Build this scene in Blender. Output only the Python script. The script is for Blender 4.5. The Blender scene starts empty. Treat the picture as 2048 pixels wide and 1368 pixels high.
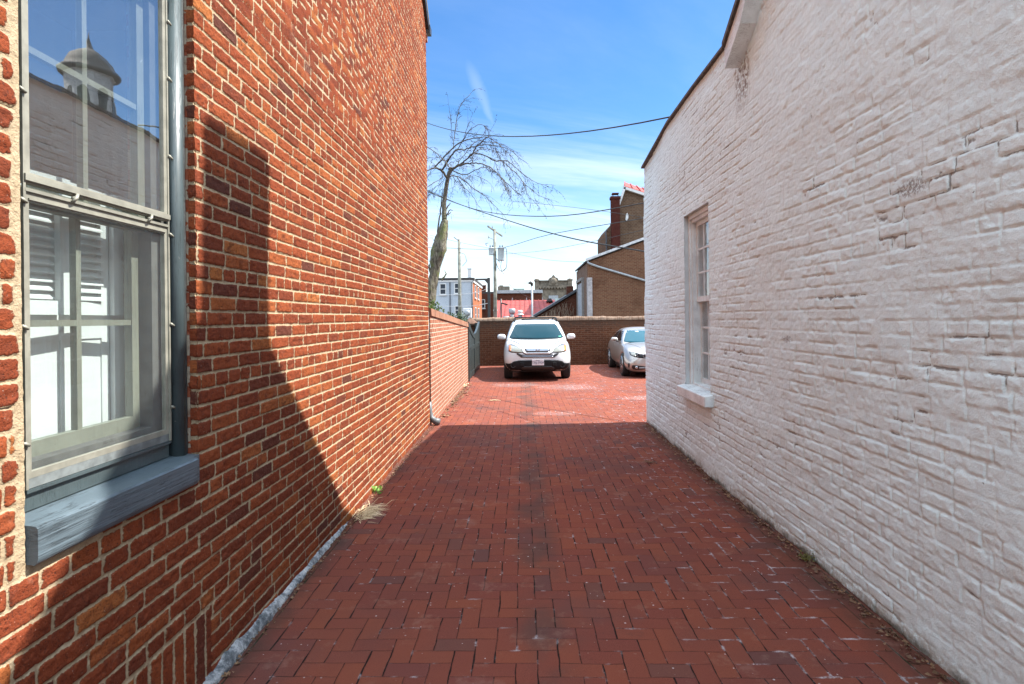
import bpy, bmesh, math, random
import numpy as np
from mathutils import Vector, Matrix
from mathutils.bvhtree import BVHTree
R = math.radians
random.seed(7)
scene = bpy.context.scene
COL = scene.collection

# ------------------------------------------------------------------ camera
cam = bpy.data.cameras.new('camera')
cam.lens = 20.0; cam.sensor_width = 36.0; cam.clip_start = 0.05; cam.clip_end = 2000
cam.shift_y = -47 / 2048
camo = bpy.data.objects.new('camera', cam); COL.objects.link(camo)
camo.matrix_world = Matrix.Translation((0, 0, 1.63)) @ Matrix.Rotation(R(1.05), 4, 'Z') @ Matrix.Rotation(R(90), 4, 'X') @ Matrix.Rotation(R(-0.6), 4, 'Z')
scene.camera = camo
scene.view_settings.view_transform = 'Standard'
scene.view_settings.look = 'None'
scene.view_settings.exposure = 1.85
scene.view_settings.gamma = 1.0
scene.cycles.max_bounces = 8
scene.cycles.transparent_max_bounces = 16

SUN_EL, SUN_AZ = R(51.8), R(3.3)          # azimuth measured from +X towards +Y
sun_dir = Vector((math.cos(SUN_EL) * math.cos(SUN_AZ), math.cos(SUN_EL) * math.sin(SUN_AZ), math.sin(SUN_EL)))
sl = bpy.data.lights.new('sun', 'SUN'); sl.energy = 3.9; sl.angle = R(0.5); sl.color = (1, .955, .88)
so = bpy.data.objects.new('sun', sl); COL.objects.link(so)
so.location = (30, 5, 40)
so.rotation_euler = sun_dir.to_track_quat('Z', 'Y').to_euler()

# ------------------------------------------------------------------ node helper
class NT:
    def __init__(s, nt): s.nt = nt
    def n(s, typ, ins=None, **props):
        nd = s.nt.nodes.new(typ)
        for k, v in props.items(): setattr(nd, k, v)
        if ins:
            for k, v in ins.items():
                sock = nd.inputs[k]
                if hasattr(v, 'is_output') or isinstance(v, bpy.types.NodeSocket): s.nt.links.new(v, sock)
                else: sock.default_value = v
        return nd
    def m(s, op, a, b=None, c=None, clamp=False):
        ins = {0: a}
        if b is not None: ins[1] = b
        if c is not None: ins[2] = c
        nd = s.n('ShaderNodeMath', ins, operation=op); nd.use_clamp = clamp
        return nd.outputs[0]
    def mixc(s, f, a, b, blend='MIX'):
        nd = s.n('ShaderNodeMix', None, data_type='RGBA', blend_type=blend)
        for i, v in ((0, f), (6, a), (7, b)):
            if isinstance(v, bpy.types.NodeSocket): s.nt.links.new(v, nd.inputs[i])
            else: nd.inputs[i].default_value = v if i == 0 else (tuple(v) + (1,) if len(v) == 3 else v)
        return nd.outputs[2]
    def noise(s, vec, scale, detail=4, rough=.55, dist=0):
        nd = s.n('ShaderNodeTexNoise', {'Scale': scale, 'Detail': detail, 'Roughness': rough, 'Distortion': dist})
        if vec is not None: s.nt.links.new(vec, nd.inputs['Vector'])
        return nd.outputs[0]
    def ss(s, v, a, b):
        nd = s.n('ShaderNodeMapRange', {0: v, 1: a, 2: b, 3: 0.0, 4: 1.0}, interpolation_type='SMOOTHSTEP')
        return nd.outputs[0]
    def ramp(s, v, stops):
        nd = s.n('ShaderNodeValToRGB', {0: v}); cr = nd.color_ramp
        while len(cr.elements) < len(stops): cr.elements.new(.5)
        for e, (p, c) in zip(cr.elements, stops): e.position = p; e.color = tuple(c) + (1,)
        return nd.outputs[0]
    def xyz(s, v): return s.n('ShaderNodeSeparateXYZ', {0: v}).outputs
    def comb(s, x, y, z): return s.n('ShaderNodeCombineXYZ', {0: x, 1: y, 2: z}).outputs[0]
    def bump(s, h, strength=.5, dist=.01):
        return s.n('ShaderNodeBump', {'Height': h, 'Strength': strength, 'Distance': dist}).outputs[0]

def mat(name):
    m = bpy.data.materials.new(name); m.use_nodes = True
    nt = m.node_tree; nt.nodes.clear()
    h = NT(nt)
    out = h.n('ShaderNodeOutputMaterial'); b = h.n('ShaderNodeBsdfPrincipled')
    nt.links.new(b.outputs[0], out.inputs[0])
    h.out, h.b = out, b
    def setb(**kw):
        for k, v in kw.items():
            k = {'col': 'Base Color', 'rough': 'Roughness', 'metal': 'Metallic', 'nor': 'Normal', 'spec': 'Specular IOR Level', 'coat': 'Coat Weight', 'coatr': 'Coat Roughness'}[k]
            if isinstance(v, bpy.types.NodeSocket): nt.links.new(v, b.inputs[k])
            elif k == 'Base Color': b.inputs[k].default_value = tuple(v) + (1,)
            else: b.inputs[k].default_value = v
    h.set = setb
    return m, h
def pos(h): return h.n('ShaderNodeNewGeometry').outputs['Position']

def plain(name, col, rough=.6, metal=0, var=.15, scale=8, bump=0, bscale=60, spec=.5, coat=0):
    if max(col) < .9: col = tuple(c * .74 for c in col)
    m, h = mat(name); p = pos(h)
    nz = h.noise(p, scale, 5)
    dark = tuple(c * (1 - var) for c in col); lite = tuple(min(1, c * (1 + var)) for c in col)
    h.set(col=h.mixc(h.ss(nz, .3, .7), dark, lite), rough=rough, metal=metal, spec=spec, coat=coat)
    if bump: h.set(nor=h.bump(h.noise(p, bscale, 5), bump, .004))
    return m

# ------------------------------------------------------------------ numpy noise
def _lat(seed): return np.random.RandomState(seed).rand(256, 256)
def vn(x, y, seed):
    t = _lat(seed); xi = np.floor(x).astype(int); yi = np.floor(y).astype(int)
    fx = x - xi; fy = y - yi; fx = fx * fx * (3 - 2 * fx); fy = fy * fy * (3 - 2 * fy)
    a = t[xi & 255, yi & 255]; b = t[(xi + 1) & 255, yi & 255]; c = t[xi & 255, (yi + 1) & 255]; d = t[(xi + 1) & 255, (yi + 1) & 255]
    return (a * (1 - fx) + b * fx) * (1 - fy) + (c * (1 - fx) + d * fx) * fy - .5
def fbm(x, y, seed, octs=4):
    r = 0; a = 1.
    for k in range(octs):
        r = r + a * vn(x * 2 ** k + 17.3 * k, y * 2 ** k + 9.1 * k, seed + k); a *= .5
    return r
def sstep(a, b, v):
    t = np.clip((v - a) / (b - a), 0, 1); return t * t * (3 - 2 * t)

def brick_layout(D, Z, seed, ch, sl_, hl, hrow, joint, jit, wav):
    """signed distance to the brick outline, per-brick random number, row number"""
    rs = np.random.RandomState(seed)
    zz = Z + fbm(D * .9, Z * .6, seed + 5, 3) * wav
    dd = D + fbm(D * 1.1 + 40, Z * 2, seed + 9, 2) * .004
    row = np.floor(zz / ch).astype(int); fz = zz - row * ch
    ez = np.minimum(fz, ch - fz) - joint
    ex = np.full(D.shape, -1.); rnd = np.zeros(D.shape)
    for r in range(row.min(), row.max() + 1):
        sel = row == r
        head = (r % hrow[0]) == hrow[1]
        L = hl if head else sl_
        st = -4.0 + (L * .5 if r % 2 else 0) + rs.uniform(-.03, .03)
        n = int(16 / L) + 2
        ln = L + rs.uniform(-jit, jit, n)
        if not head:                                   # now and then a closer or a half brick
            k = rs.rand(n) < .06; ln[k] *= .55
        b = st + np.concatenate([[0], np.cumsum(ln)]); rv = rs.rand(n + 1)
        if not sel.any(): continue
        d = dd[sel]; i = np.clip(np.searchsorted(b, d) - 1, 0, n - 1)
        ex[sel] = np.minimum(d - b[i], b[i + 1] - d) - joint
        rnd[sel] = rv[i]
    rr = .0055                                          # rounded brick corners
    ax, az = np.maximum(rr - ex, 0), np.maximum(rr - ez, 0)
    e = np.minimum(np.minimum(ex, ez), rr - np.sqrt(ax * ax + az * az))
    return e, rnd, row

def seg(a, b, fn):
    o = [a]; x = a
    while True:
        x = x + fn(x)
        if x >= b - fn(x) * .4: break
        o.append(x)
    o.append(b); return o

def grid_object(name, X, Y, Z, keep, attrs, material, flip, parent):
    nr, nc = X.shape
    co = np.stack([X, Y, Z], -1).reshape(-1, 3).astype(np.float32)
    idx = np.arange(nr * nc).reshape(nr, nc)
    q = np.stack([idx[:-1, :-1], idx[:-1, 1:], idx[1:, 1:], idx[1:, :-1]], -1)[keep]
    if flip: q = q[:, ::-1]
    nq = len(q)
    me = bpy.data.meshes.new(name)
    me.vertices.add(len(co)); me.vertices.foreach_set('co', co.ravel())
    me.loops.add(nq * 4); me.loops.foreach_set('vertex_index', q.ravel().astype(np.int32))
    me.polygons.add(nq); me.polygons.foreach_set('loop_start', np.arange(0, nq * 4, 4, dtype=np.int32))
    me.polygons.foreach_set('loop_total', np.full(nq, 4, dtype=np.int32))
    me.update(calc_edges=True)
    me.polygons.foreach_set('use_smooth', np.ones(nq, dtype=bool))
    for k, v in attrs.items():
        a = me.attributes.new(k, 'FLOAT', 'POINT'); a.data.foreach_set('value', v.ravel().astype(np.float32))
    me.materials.append(material)
    o = bpy.data.objects.new(name, me); COL.objects.link(o)
    if parent: o.parent = parent
    return o

# ------------------------------------------------------------------ mesh builder
class MB:
    def __init__(s): s.v = []; s.f = []; s.mi = []; s.sm = []
    def add(s, vs, fs, mi=0, smooth=False):
        o = len(s.v); s.v += [tuple(v) for v in vs]
        for f in fs: s.f.append(tuple(i + o for i in f)); s.mi.append(mi); s.sm.append(smooth)
        return s
    def box(s, x0, x1, y0, y1, z0, z1, mi=0):
        return s.add([(x0, y0, z0), (x1, y0, z0), (x1, y1, z0), (x0, y1, z0), (x0, y0, z1), (x1, y0, z1), (x1, y1, z1), (x0, y1, z1)],
                     [(0, 3, 2, 1), (4, 5, 6, 7), (0, 1, 5, 4), (1, 2, 6, 5), (2, 3, 7, 6), (3, 0, 4, 7)], mi)
    def prism(s, poly, axis, a, b, mi=0):
        """polygon in the two other axes (in xyz order), extruded along axis from a to b"""
        n = len(poly)
        def P(p, t): return {'x': (t, p[0], p[1]), 'y': (p[0], t, p[1]), 'z': (p[0], p[1], t)}[axis]
        vs = [P(p, a) for p in poly] + [P(p, b) for p in poly]
        fs = [tuple(range(n))[::-1], tuple(range(n, 2 * n))] + [(i, (i + 1) % n, n + (i + 1) % n, n + i) for i in range(n)]
        return s.add(vs, fs, mi)
    def hexa(s, c8, mi=0):
        return s.add(c8, [(0, 3, 2, 1), (4, 5, 6, 7), (0, 1, 5, 4), (1, 2, 6, 5), (2, 3, 7, 6), (3, 0, 4, 7)], mi)
    def tube(s, pts, rad, n=6, mi=0, cap=True):
        pts = [Vector(p) for p in pts]; k = len(pts)
        rads = rad if isinstance(rad, (list, tuple)) else [rad] * k
        vs = []; up = None
        for i, p in enumerate(pts):
            t = (pts[min(i + 1, k - 1)] - pts[max(i - 1, 0)]); t = t.normalized() if t.length > 1e-9 else Vector((0, 0, 1))
            if up is None:
                up = t.orthogonal().normalized()
            else:
                up = (up - t * up.dot(t)); up = up.normalized() if up.length > 1e-6 else t.orthogonal().normalized()
            w = t.cross(up)
            for j in range(n):
                a = 2 * math.pi * j / n
                vs.append(p + (up * math.cos(a) + w * math.sin(a)) * rads[i])
        fs = [(i * n + j, i * n + (j + 1) % n, (i + 1) * n + (j + 1) % n, (i + 1) * n + j) for i in range(k - 1) for j in range(n)]
        if cap: fs += [tuple(range(n))[::-1], tuple(range((k - 1) * n, k * n))]
        return s.add(vs, fs, mi, True)
    def lathe(s, prof, c, axis='z', n=24, mi=0, smooth=True):
        vs = []; k = len(prof)
        for r, t in prof:
            for j in range(n):
                a = 2 * math.pi * j / n; u, w = r * math.cos(a), r * math.sin(a)
                vs.append({'z': (c[0] + u, c[1] + w, c[2] + t), 'x': (c[0] + t, c[1] + u, c[2] + w), 'y': (c[0] + u, c[1] + t, c[2] + w)}[axis])
        fs = [(i * n + j, i * n + (j + 1) % n, (i + 1) * n + (j + 1) % n, (i + 1) * n + j) for i in range(k - 1) for j in range(n)]
        fs += [tuple(range(n))[::-1], tuple(range((k - 1) * n, k * n))]
        return s.add(vs, fs, mi, smooth)
    def build(s, name, mats, parent=None, recalc=True, bevel=0):
        me = bpy.data.meshes.new(name); me.from_pydata(s.v, [], s.f)
        for m in (mats if isinstance(mats, (list, tuple)) else [mats]): me.materials.append(m)
        me.polygons.foreach_set('material_index', s.mi); me.polygons.foreach_set('use_smooth', s.sm)
        if recalc or bevel:
            bm = bmesh.new(); bm.from_mesh(me)
            if bevel:
                bmesh.ops.bevel(bm, geom=[e for e in bm.edges], offset=bevel, segments=1, affect='EDGES', clamp_overlap=True)
            bmesh.ops.recalc_face_normals(bm, faces=bm.faces); bm.to_mesh(me); bm.free()
        me.update()
        o = bpy.data.objects.new(name, me); COL.objects.link(o)
        if parent: o.parent = parent
        return o

BASED = []
def thing(name, label, cat, loc=(0, 0, 0), group=None):
    """an Empty at the thing's base; children are built in world coordinates and re-based"""
    o = bpy.data.objects.new(name, None); o.empty_display_size = .2; COL.objects.link(o)
    o.location = loc; o['label'] = label; o['category'] = cat
    if group: o['group'] = group
    if Vector(loc).length > 0: BASED.append(o)
    return o
def tag(o, label, cat, group=None):
    o['label'] = label; o['category'] = cat
    if group: o['group'] = group
    return o
def rebase():
    """children were built in world coordinates: take the parent's location out"""
    bpy.context.view_layer.update()
    for o in BASED:
            for ch in o.children: ch.matrix_parent_inverse = Matrix.Translation(-Vector(o.location))

# ------------------------------------------------------------------ materials
def herringbone():
    m, h = mat('brick_paving'); P = pos(h)
    x0, y0, z0 = h.xyz(P)
    S = 1 / .1016
    wob = h.n('ShaderNodeTexNoise', {'Vector': P, 'Scale': 6.0, 'Detail': 3.0})
    wv = h.xyz(wob.outputs[1])
    x = h.m('ADD', h.m('MULTIPLY', h.m('ADD', x0, .046), S), h.m('MULTIPLY', h.m('SUBTRACT', wv[0], .5), .16))
    y = h.m('ADD', h.m('MULTIPLY', h.m('SUBTRACT', y0, 2.986), S), h.m('MULTIPLY', h.m('SUBTRACT', wv[1], .5), .16))
    i = h.m('FLOOR', x); j = h.m('FLOOR', y)
    mm = h.m('FLOORED_MODULO', h.m('ADD', h.m('SUBTRACT', i, j), 2.0), 4.0)
    hz = h.m('LESS_THAN', mm, 1.5); vt = h.m('SUBTRACT', 1.0, hz)
    is1 = h.m('COMPARE', mm, 1.0, .1); is3 = h.m('COMPARE', mm, 3.0, .1)
    ox = h.m('SUBTRACT', i, is1); oy = h.m('SUBTRACT', h.m('ADD', j, is3), vt)
    lx = h.m('SUBTRACT', x, ox); ly = h.m('SUBTRACT', y, oy)
    u = h.m('ADD', h.m('MULTIPLY', lx, hz), h.m('MULTIPLY', ly, vt)); v = h.m('ADD', h.m('MULTIPLY', ly, hz), h.m('MULTIPLY', lx, vt))
    eu = h.m('MINIMUM', u, h.m('SUBTRACT', 2.0, u)); ev = h.m('MINIMUM', v, h.m('SUBTRACT', 1.0, v))
    e = h.m('MINIMUM', eu, ev)
    edx = h.m('ADD', h.m('MULTIPLY', eu, hz), h.m('MULTIPLY', ev, vt))
    nearx = h.m('LESS_THAN', edx, h.m('ADD', e, .0005))
    fine = h.noise(P, 320, 3, .6)
    e2 = h.m('ADD', e, h.m('MULTIPLY', h.m('SUBTRACT', fine, .5), .05))
    idv = h.comb(ox, oy, hz)
    wn = h.n('ShaderNodeTexWhiteNoise', {'Vector': idv}, noise_dimensions='3D')
    r = wn.outputs[0]; r2 = h.xyz(wn.outputs[1])
    base = h.ramp(r, [(0, (.185, .050, .034)), (.3, (.203, .054, .034)), (.6, (.214, .058, .035)), (.85, (.232, .062, .034)), (1, (.172, .050, .038))])
    big = h.noise(P, .9, 4, .6)
    base = h.mixc(h.m('MULTIPLY', h.ss(big, .5, .68), .6), base, (.125, .054, .045))        # greyer worn tracks
    redp = h.noise(h.n('ShaderNodeVectorMath', {0: P, 1: (9, 4, 0)}, operation='ADD').outputs[0], .6, 3)
    base = h.mixc(h.m('MULTIPLY', h.ss(redp, .52, .7), .35), base, (.265, .062, .031))
    greyb = h.m('MULTIPLY', h.m('GREATER_THAN', r2[1], .965), .5)
    base = h.mixc(greyb, base, (.09, .054, .048))
    sand = h.noise(P, 420, 2, .7)
    base = h.mixc(h.m('MULTIPLY', h.ss(sand, .54, .68), .7), base, (.075, .022, .017))
    base = h.mixc(h.m('MULTIPLY', h.ss(sand, .42, .3), .35), base, (.31, .110, .072))
    # joints: mostly black dirt, some closed up, some white with lime
    jn = h.noise(P, 5.0, 3, .6)
    width = h.m('ADD', h.m('ADD', .003, h.m('MULTIPLY', nearx, .009)), h.m('MULTIPLY', h.ss(jn, .40, .70), h.m('ADD', .014, h.m('MULTIPLY', nearx, .022))))
    joint = h.m('SUBTRACT', 1.0, h.ss(h.m('SUBTRACT', e2, width), -.012, .014))
    # a grey drip line down the middle and browner wheel tracks
    wx = h.m('ADD', x0, h.m('MULTIPLY', h.m('SUBTRACT', h.noise(P, .8, 3), .5), .5))
    lane = h.m('SUBTRACT', 1.0, h.ss(h.m('ABSOLUTE', h.m('SUBTRACT', wx, .10)), .03, .22))
    base = h.mixc(h.m('MULTIPLY', h.m('MULTIPLY', lane, h.ss(h.noise(P, 1.6, 4), .38, .6)), .6), base, (.072, .048, .040))
    trk = h.m('SUBTRACT', 1.0, h.ss(h.m('ABSOLUTE', h.m('SUBTRACT', h.m('ABSOLUTE', h.m('SUBTRACT', wx, .15)), .80)), .1, .45))
    base = h.mixc(h.m('MULTIPLY', h.m('MULTIPLY', trk, h.ss(h.noise(P, 2.3, 4), .35, .65)), .30), base, (.13, .05, .038))
    base = h.mixc(joint, base, (.022, .014, .012))
    lime_n = h.noise(P, 7.5, 4, .65)
    # more lime next to the white wall and in the middle of the yard
    side = h.ss(x0, .5, 1.7); yard = h.m('MULTIPLY', h.ss(y0, 8.5, 10.5), h.m('SUBTRACT', 1.0, h.ss(y0, 15.5, 17)))
    bias = h.m('ADD', h.m('MULTIPLY', side, .085), h.m('MULTIPLY', yard, -.025))
    spots = None
    for (bx_, by_, ra, rb) in ((1.0, 13.4, .95, .75), (2.5, 11.5, .75, .42), (.55, 9.75, .55, .3), (-.2, 13.9, .9, .5)):
        d2 = h.m('ADD', h.m('POWER', h.m('DIVIDE', h.m('ABSOLUTE', h.m('SUBTRACT', x0, bx_)), ra), 2.0), h.m('POWER', h.m('DIVIDE', h.m('ABSOLUTE', h.m('SUBTRACT', y0, by_)), rb), 2.0))
        g = h.m('SUBTRACT', 1.0, h.ss(d2, .0, 1.3)); spots = g if spots is None else h.m('MAXIMUM', spots, g)
    bias = h.m('ADD', bias, h.m('MULTIPLY', spots, .10))
    lm = h.ss(h.m('ADD', lime_n, bias), .56, .72)
    near = h.m('SUBTRACT', 1.0, h.ss(h.m('ADD', e2, h.m('MULTIPLY', h.m('SUBTRACT', h.noise(P, 60, 4, .75), .5), .30)), .0, .11))
    lj = h.m('MULTIPLY', h.m('MULTIPLY', lm, near), h.ss(h.noise(P, 28, 4, .7), .30, .62))
    base = h.mixc(lj, base, (.50, .43, .42))
    blot = h.ss(h.m('ADD', h.m('MULTIPLY', spots, .36), h.noise(P, 3.0, 6, .72)), .62, .90)
    blot = h.m('MULTIPLY', blot, h.ss(h.noise(P, 34, 4, .75), .40, .66))
    base = h.mixc(h.m('MULTIPLY', blot, .26), base, (.52, .42, .38))
    vor = h.n('ShaderNodeTexVoronoi', {'Vector': P, 'Scale': 26.0})
    vr = h.xyz(vor.outputs['Color'])
    rad = h.m('MULTIPLY', h.m('GREATER_THAN', vr[0], .55), h.m('MULTIPLY', vr[1], .15))
    spk = h.m('MULTIPLY', h.m('LESS_THAN', h.m('ADD', vor.outputs['Distance'], h.m('MULTIPLY', h.m('SUBTRACT', fine, .5), .1)), rad), h.ss(h.noise(P, 1.7, 3), .38, .56))
    base = h.mixc(h.m('MULTIPLY', spk, .85), base, (.52, .42, .40))
    # damp dirt and moss where the paving meets the walls
    edn = h.m('ADD', x0, h.m('MULTIPLY', h.m('SUBTRACT', h.noise(P, 3.5, 5, .7), .5), .35))
    edg = h.m('MAXIMUM', h.ss(edn, 1.60, 1.84), h.m('SUBTRACT', 1.0, h.ss(edn, -1.42, -1.25)))
    edg = h.m('MULTIPLY', edg, h.m('SUBTRACT', 1.0, h.ss(y0, 8.4, 8.9)))
    base = h.mixc(h.m('MULTIPLY', edg, .55), base, (.060, .036, .026))
    base = h.mixc(h.m('MULTIPLY', h.m('MULTIPLY', edg, joint), .8), base, (.030, .034, .014))
    stn = h.m('MULTIPLY', h.ss(h.noise(P, 1.9, 6, .7), .60, .70), .35)
    base = h.mixc(stn, base, (.085, .042, .033))
    dst = h.m('MULTIPLY', h.ss(h.noise(P, 2.7, 6, .75), .55, .68), .22)
    base = h.mixc(dst, base, (.36, .20, .15))
    hgt = h.m('ADD', h.m('MULTIPLY', h.ss(e2, 0, .07), 1.0), h.m('ADD', h.m('MULTIPLY', r2[0], .5), h.m('MULTIPLY', sand, .3)))
    tilt = h.m('MULTIPLY', h.m('SUBTRACT', r2[2], .5), h.m('MULTIPLY', u, .5))
    base = h.mixc(1.0, base, (.86, .98, 1.06), 'MULTIPLY')
    h.set(col=base, rough=.9, spec=.06, nor=h.bump(h.m('ADD', hgt, tilt), .55, .006))
    return m

def alley_brick():
    m, h = mat('old_red_brick'); P = pos(h)
    e = h.n('ShaderNodeAttribute', attribute_name='edge').outputs['Fac']; r = h.n('ShaderNodeAttribute', attribute_name='rnd').outputs['Fac']
    f1 = h.noise(P, 300, 3, .6); f2 = h.noise(P, 70, 4, .6)
    ee = h.m('ADD', e, h.m('ADD', h.m('MULTIPLY', h.m('SUBTRACT', f1, .5), .003), h.m('MULTIPLY', h.m('SUBTRACT', f2, .5), .011)))
    msk = h.ss(ee, -.0012, .0012)
    base = h.ramp(r, [(0, (.115, .044, .033)), (.025, (.15, .046, .030)), (.06, (.195, .050, .026)), (.35, (.235, .055, .025)), (.62, (.275, .066, .029)), (.86, (.31, .080, .032)), (.96, (.35, .105, .038)), (1, (.39, .135, .045))])
    bl = h.noise(P, 19, 5, .65)
    base = h.mixc(h.m('MULTIPLY', h.ss(bl, .50, .66), .6), base, (.125, .038, .024))
    base = h.mixc(h.m('MULTIPLY', h.ss(bl, .42, .28), .4), base, (.36, .110, .045))
    pit = h.noise(P, 130, 4, .7)
    base = h.mixc(h.m('MULTIPLY', h.ss(pit, .55, .64), .8), base, (.065, .028, .022))
    wsh = h.m('MULTIPLY', h.ss(h.noise(P, 2.2, 6, .72), .60, .74), h.ss(h.noise(P, 60, 3), .35, .6))
    base = h.mixc(h.m('MULTIPLY', wsh, .32), base, (.46, .33, .24))
    spec = h.ss(h.noise(P, 160, 2, .5), .725, .75)
    base = h.mixc(h.m('MULTIPLY', spec, .8), base, (.6, .5, .42))
    mor = h.ramp(h.noise(P, 45, 5, .6), [(.25, (.35, .262, .165)), (.5, (.48, .37, .245)), (.75, (.56, .44, .30))])
    zc = h.xyz(P)[2]
    low = h.m('MULTIPLY', h.m('SUBTRACT', 1.0, h.ss(zc, .02, .25)), h.ss(h.noise(P, 9, 5), .42, .62))
    mor = h.mixc(h.m('MULTIPLY', low, .55), mor, (.33, .33, .32))
    col = h.mixc(msk, mor, base)
    hb = h.m('ADD', h.m('MULTIPLY', pit, -1.0), h.m('ADD', h.m('MULTIPLY', f2, .9), h.m('MULTIPLY', msk, .6)))
    col = h.mixc(1.0, col, (.735, .73, .72), 'MULTIPLY')
    h.set(col=col, rough=.95, spec=.05, nor=h.bump(hb, 1.0, .006))
    return m

def white_brick():
    m, h = mat('white_painted_brick'); P = pos(h)
    e = h.n('ShaderNodeAttribute', attribute_name='edge').outputs['Fac']; cr = h.n('ShaderNodeAttribute', attribute_name='crev').outputs['Fac']
    x, y, z = h.xyz(P)
    f = h.noise(P, 9, 6, .65)
    base = h.mixc(h.ss(f, .3, .7), (.63, .80, .835), (.69, .865, .895))
    dn = h.noise(P, 55, 4, .65)
    drt = h.m('MULTIPLY', h.ss(h.m('ADD', cr, h.m('MULTIPLY', h.m('SUBTRACT', dn, .5), .7)), .52, .86), .85)
    drt = h.m('MULTIPLY', drt, .8)
    base = h.mixc(drt, base, (.10, .09, .085))
    hole = h.ss(h.noise(P, 24, 3, .5), .765, .785)
    base = h.mixc(h.m('MULTIPLY', hole, .75), base, (.09, .085, .08))
    rub = h.m('MULTIPLY', h.ss(h.noise(P, 3.2, 6, .72), .64, .73), h.ss(h.noise(P, 80, 3, .7), .5, .62))
    base = h.mixc(h.m('MULTIPLY', rub, .45), base, (.33, .31, .29))
    def spot(yc, zc, ry, rz_):
        d2 = h.m('ADD', h.m('POWER', h.m('DIVIDE', h.m('ABSOLUTE', h.m('SUBTRACT', y, yc)), ry), 2.0), h.m('POWER', h.m('DIVIDE', h.m('ABSOLUTE', h.m('SUBTRACT', z, zc)), rz_), 2.0))
        return h.m('SUBTRACT', 1.0, h.ss(d2, .2, 1.2))
    rough_sp = h.m('MAXIMUM', spot(2.82, 2.25, .13, .05), spot(4.15, 1.46, .10, .03))
    base = h.mixc(h.m('MULTIPLY', h.m('MULTIPLY', rough_sp, h.ss(h.noise(P, 70, 4, .75), .44, .56)), .75), base, (.16, .14, .13))
    dr = h.noise(h.n('ShaderNodeVectorMath', {0: P, 1: (1, 9, .7)}, operation='MULTIPLY').outputs[0], 1.5, 5, .65)
    base = h.mixc(h.m('MULTIPLY', h.ss(dr, .57, .72), .22), base, (.42, .42, .40))
    # greenish grime and flaked paint along the foot of the wall
    ft = h.m('SUBTRACT', 1.0, h.ss(h.m('ADD', z, h.m('MULTIPLY', h.m('SUBTRACT', h.noise(P, 5, 5, .7), .5), .22)), .0, .14))
    base = h.mixc(h.m('MULTIPLY', ft, h.ss(h.noise(P, 30, 4, .7), .3, .6)), base, (.36, .37, .33))
    ft2 = h.m('MULTIPLY', h.m('SUBTRACT', 1.0, h.ss(h.m('ADD', z, h.m('MULTIPLY', h.m('SUBTRACT', h.noise(P, 12, 5, .75), .5), .12)), .01, .055)), h.ss(h.noise(P, 3.3, 3), .40, .55))
    base = h.mixc(h.m('MULTIPLY', ft2, .8), base, (.07, .072, .05))
    # stain under the foot of the rake board
    sx = h.m('MULTIPLY', h.m('MULTIPLY', h.ss(y, 4.72, 4.85), h.m('SUBTRACT', 1.0, h.ss(y, 5.0, 5.12))), h.m('MULTIPLY', h.ss(z, 3.3, 3.62), h.m('SUBTRACT', 1.0, h.ss(z, 3.82, 3.95))))
    base = h.mixc(h.m('MULTIPLY', sx, h.ss(h.noise(P, 22, 5, .7), .42, .6)), base, (.2, .18, .16))
    hb = h.m('ADD', h.m('MULTIPLY', h.noise(P, 140, 4, .6), .8), h.m('MULTIPLY', dn, 1.0))
    h.set(col=base, rough=.75, spec=.3, nor=h.bump(hb, .55, .006))
    return m

def brick_tex(name, c1, c2, mortar, bw=.215, bh=.068, ms=.011, axis='x', white=0, top_tone=None, tone=.35):
    """brickwork seen from some way off: axis = the wall's horizontal direction"""
    c1, c2, mortar = [tuple(v * .56 for v in c) for c in (c1, c2, mortar)]
    m, h = mat(name); P = pos(h); x, y, z = h.xyz(P)
    nz = h.n('ShaderNodeTexNoise', {'Vector': P, 'Scale': 3.0, 'Detail': 3.0}); wv = h.xyz(nz.outputs[1])
    ax = {'x': x, 'y': y}[axis]
    v = h.comb(ax, h.m('ADD', z, h.m('MULTIPLY', h.m('SUBTRACT', wv[1], .5), .02)), 0.0)
    bt = h.n('ShaderNodeTexBrick', {'Vector': v, 'Scale': 1.0, 'Mortar Size': ms, 'Mortar Smooth': .2, 'Bias': -.1, 'Brick Width': bw, 'Row Height': bh,
                                    'Color1': tuple(c1) + (1,), 'Color2': tuple(c2) + (1,), 'Mortar': tuple(mortar) + (1,)})
    col = bt.outputs[0]
    big = h.noise(P, 1.3, 5, .65)
    dk = tuple(c * .45 for c in c1)
    col = h.mixc(h.m('MULTIPLY', h.ss(big, .48, .72), tone), col, dk)
    med = h.noise(P, 14, 5, .7)
    col = h.mixc(h.m('MULTIPLY', h.ss(med, .50, .68), .7), col, tuple(c * .42 for c in c2))
    col = h.mixc(h.m('MULTIPLY', h.ss(h.noise(P, 23, 4, .7), .56, .70), .4), col, tuple(min(1, c * 1.25) for c in mortar))
    if white:
        wn = h.m('MULTIPLY', h.ss(h.noise(P, 5, 6, .75), .60, .72), h.ss(h.noise(P, 1.1, 3), .45, .65))
        col = h.mixc(h.m('MULTIPLY', wn, white), col, (.38, .35, .31))
    if top_tone:
        z0, z1, gc = top_tone
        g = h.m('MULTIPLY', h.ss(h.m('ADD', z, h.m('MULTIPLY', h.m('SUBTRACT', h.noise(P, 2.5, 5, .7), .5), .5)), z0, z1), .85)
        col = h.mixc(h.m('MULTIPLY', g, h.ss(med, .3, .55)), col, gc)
    h.set(col=col, rough=.95, spec=.05, nor=h.bump(h.m('ADD', h.m('MULTIPLY', bt.outputs[1], -1.0), h.m('MULTIPLY', med, .6)), .6, .008))
    return m

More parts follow.
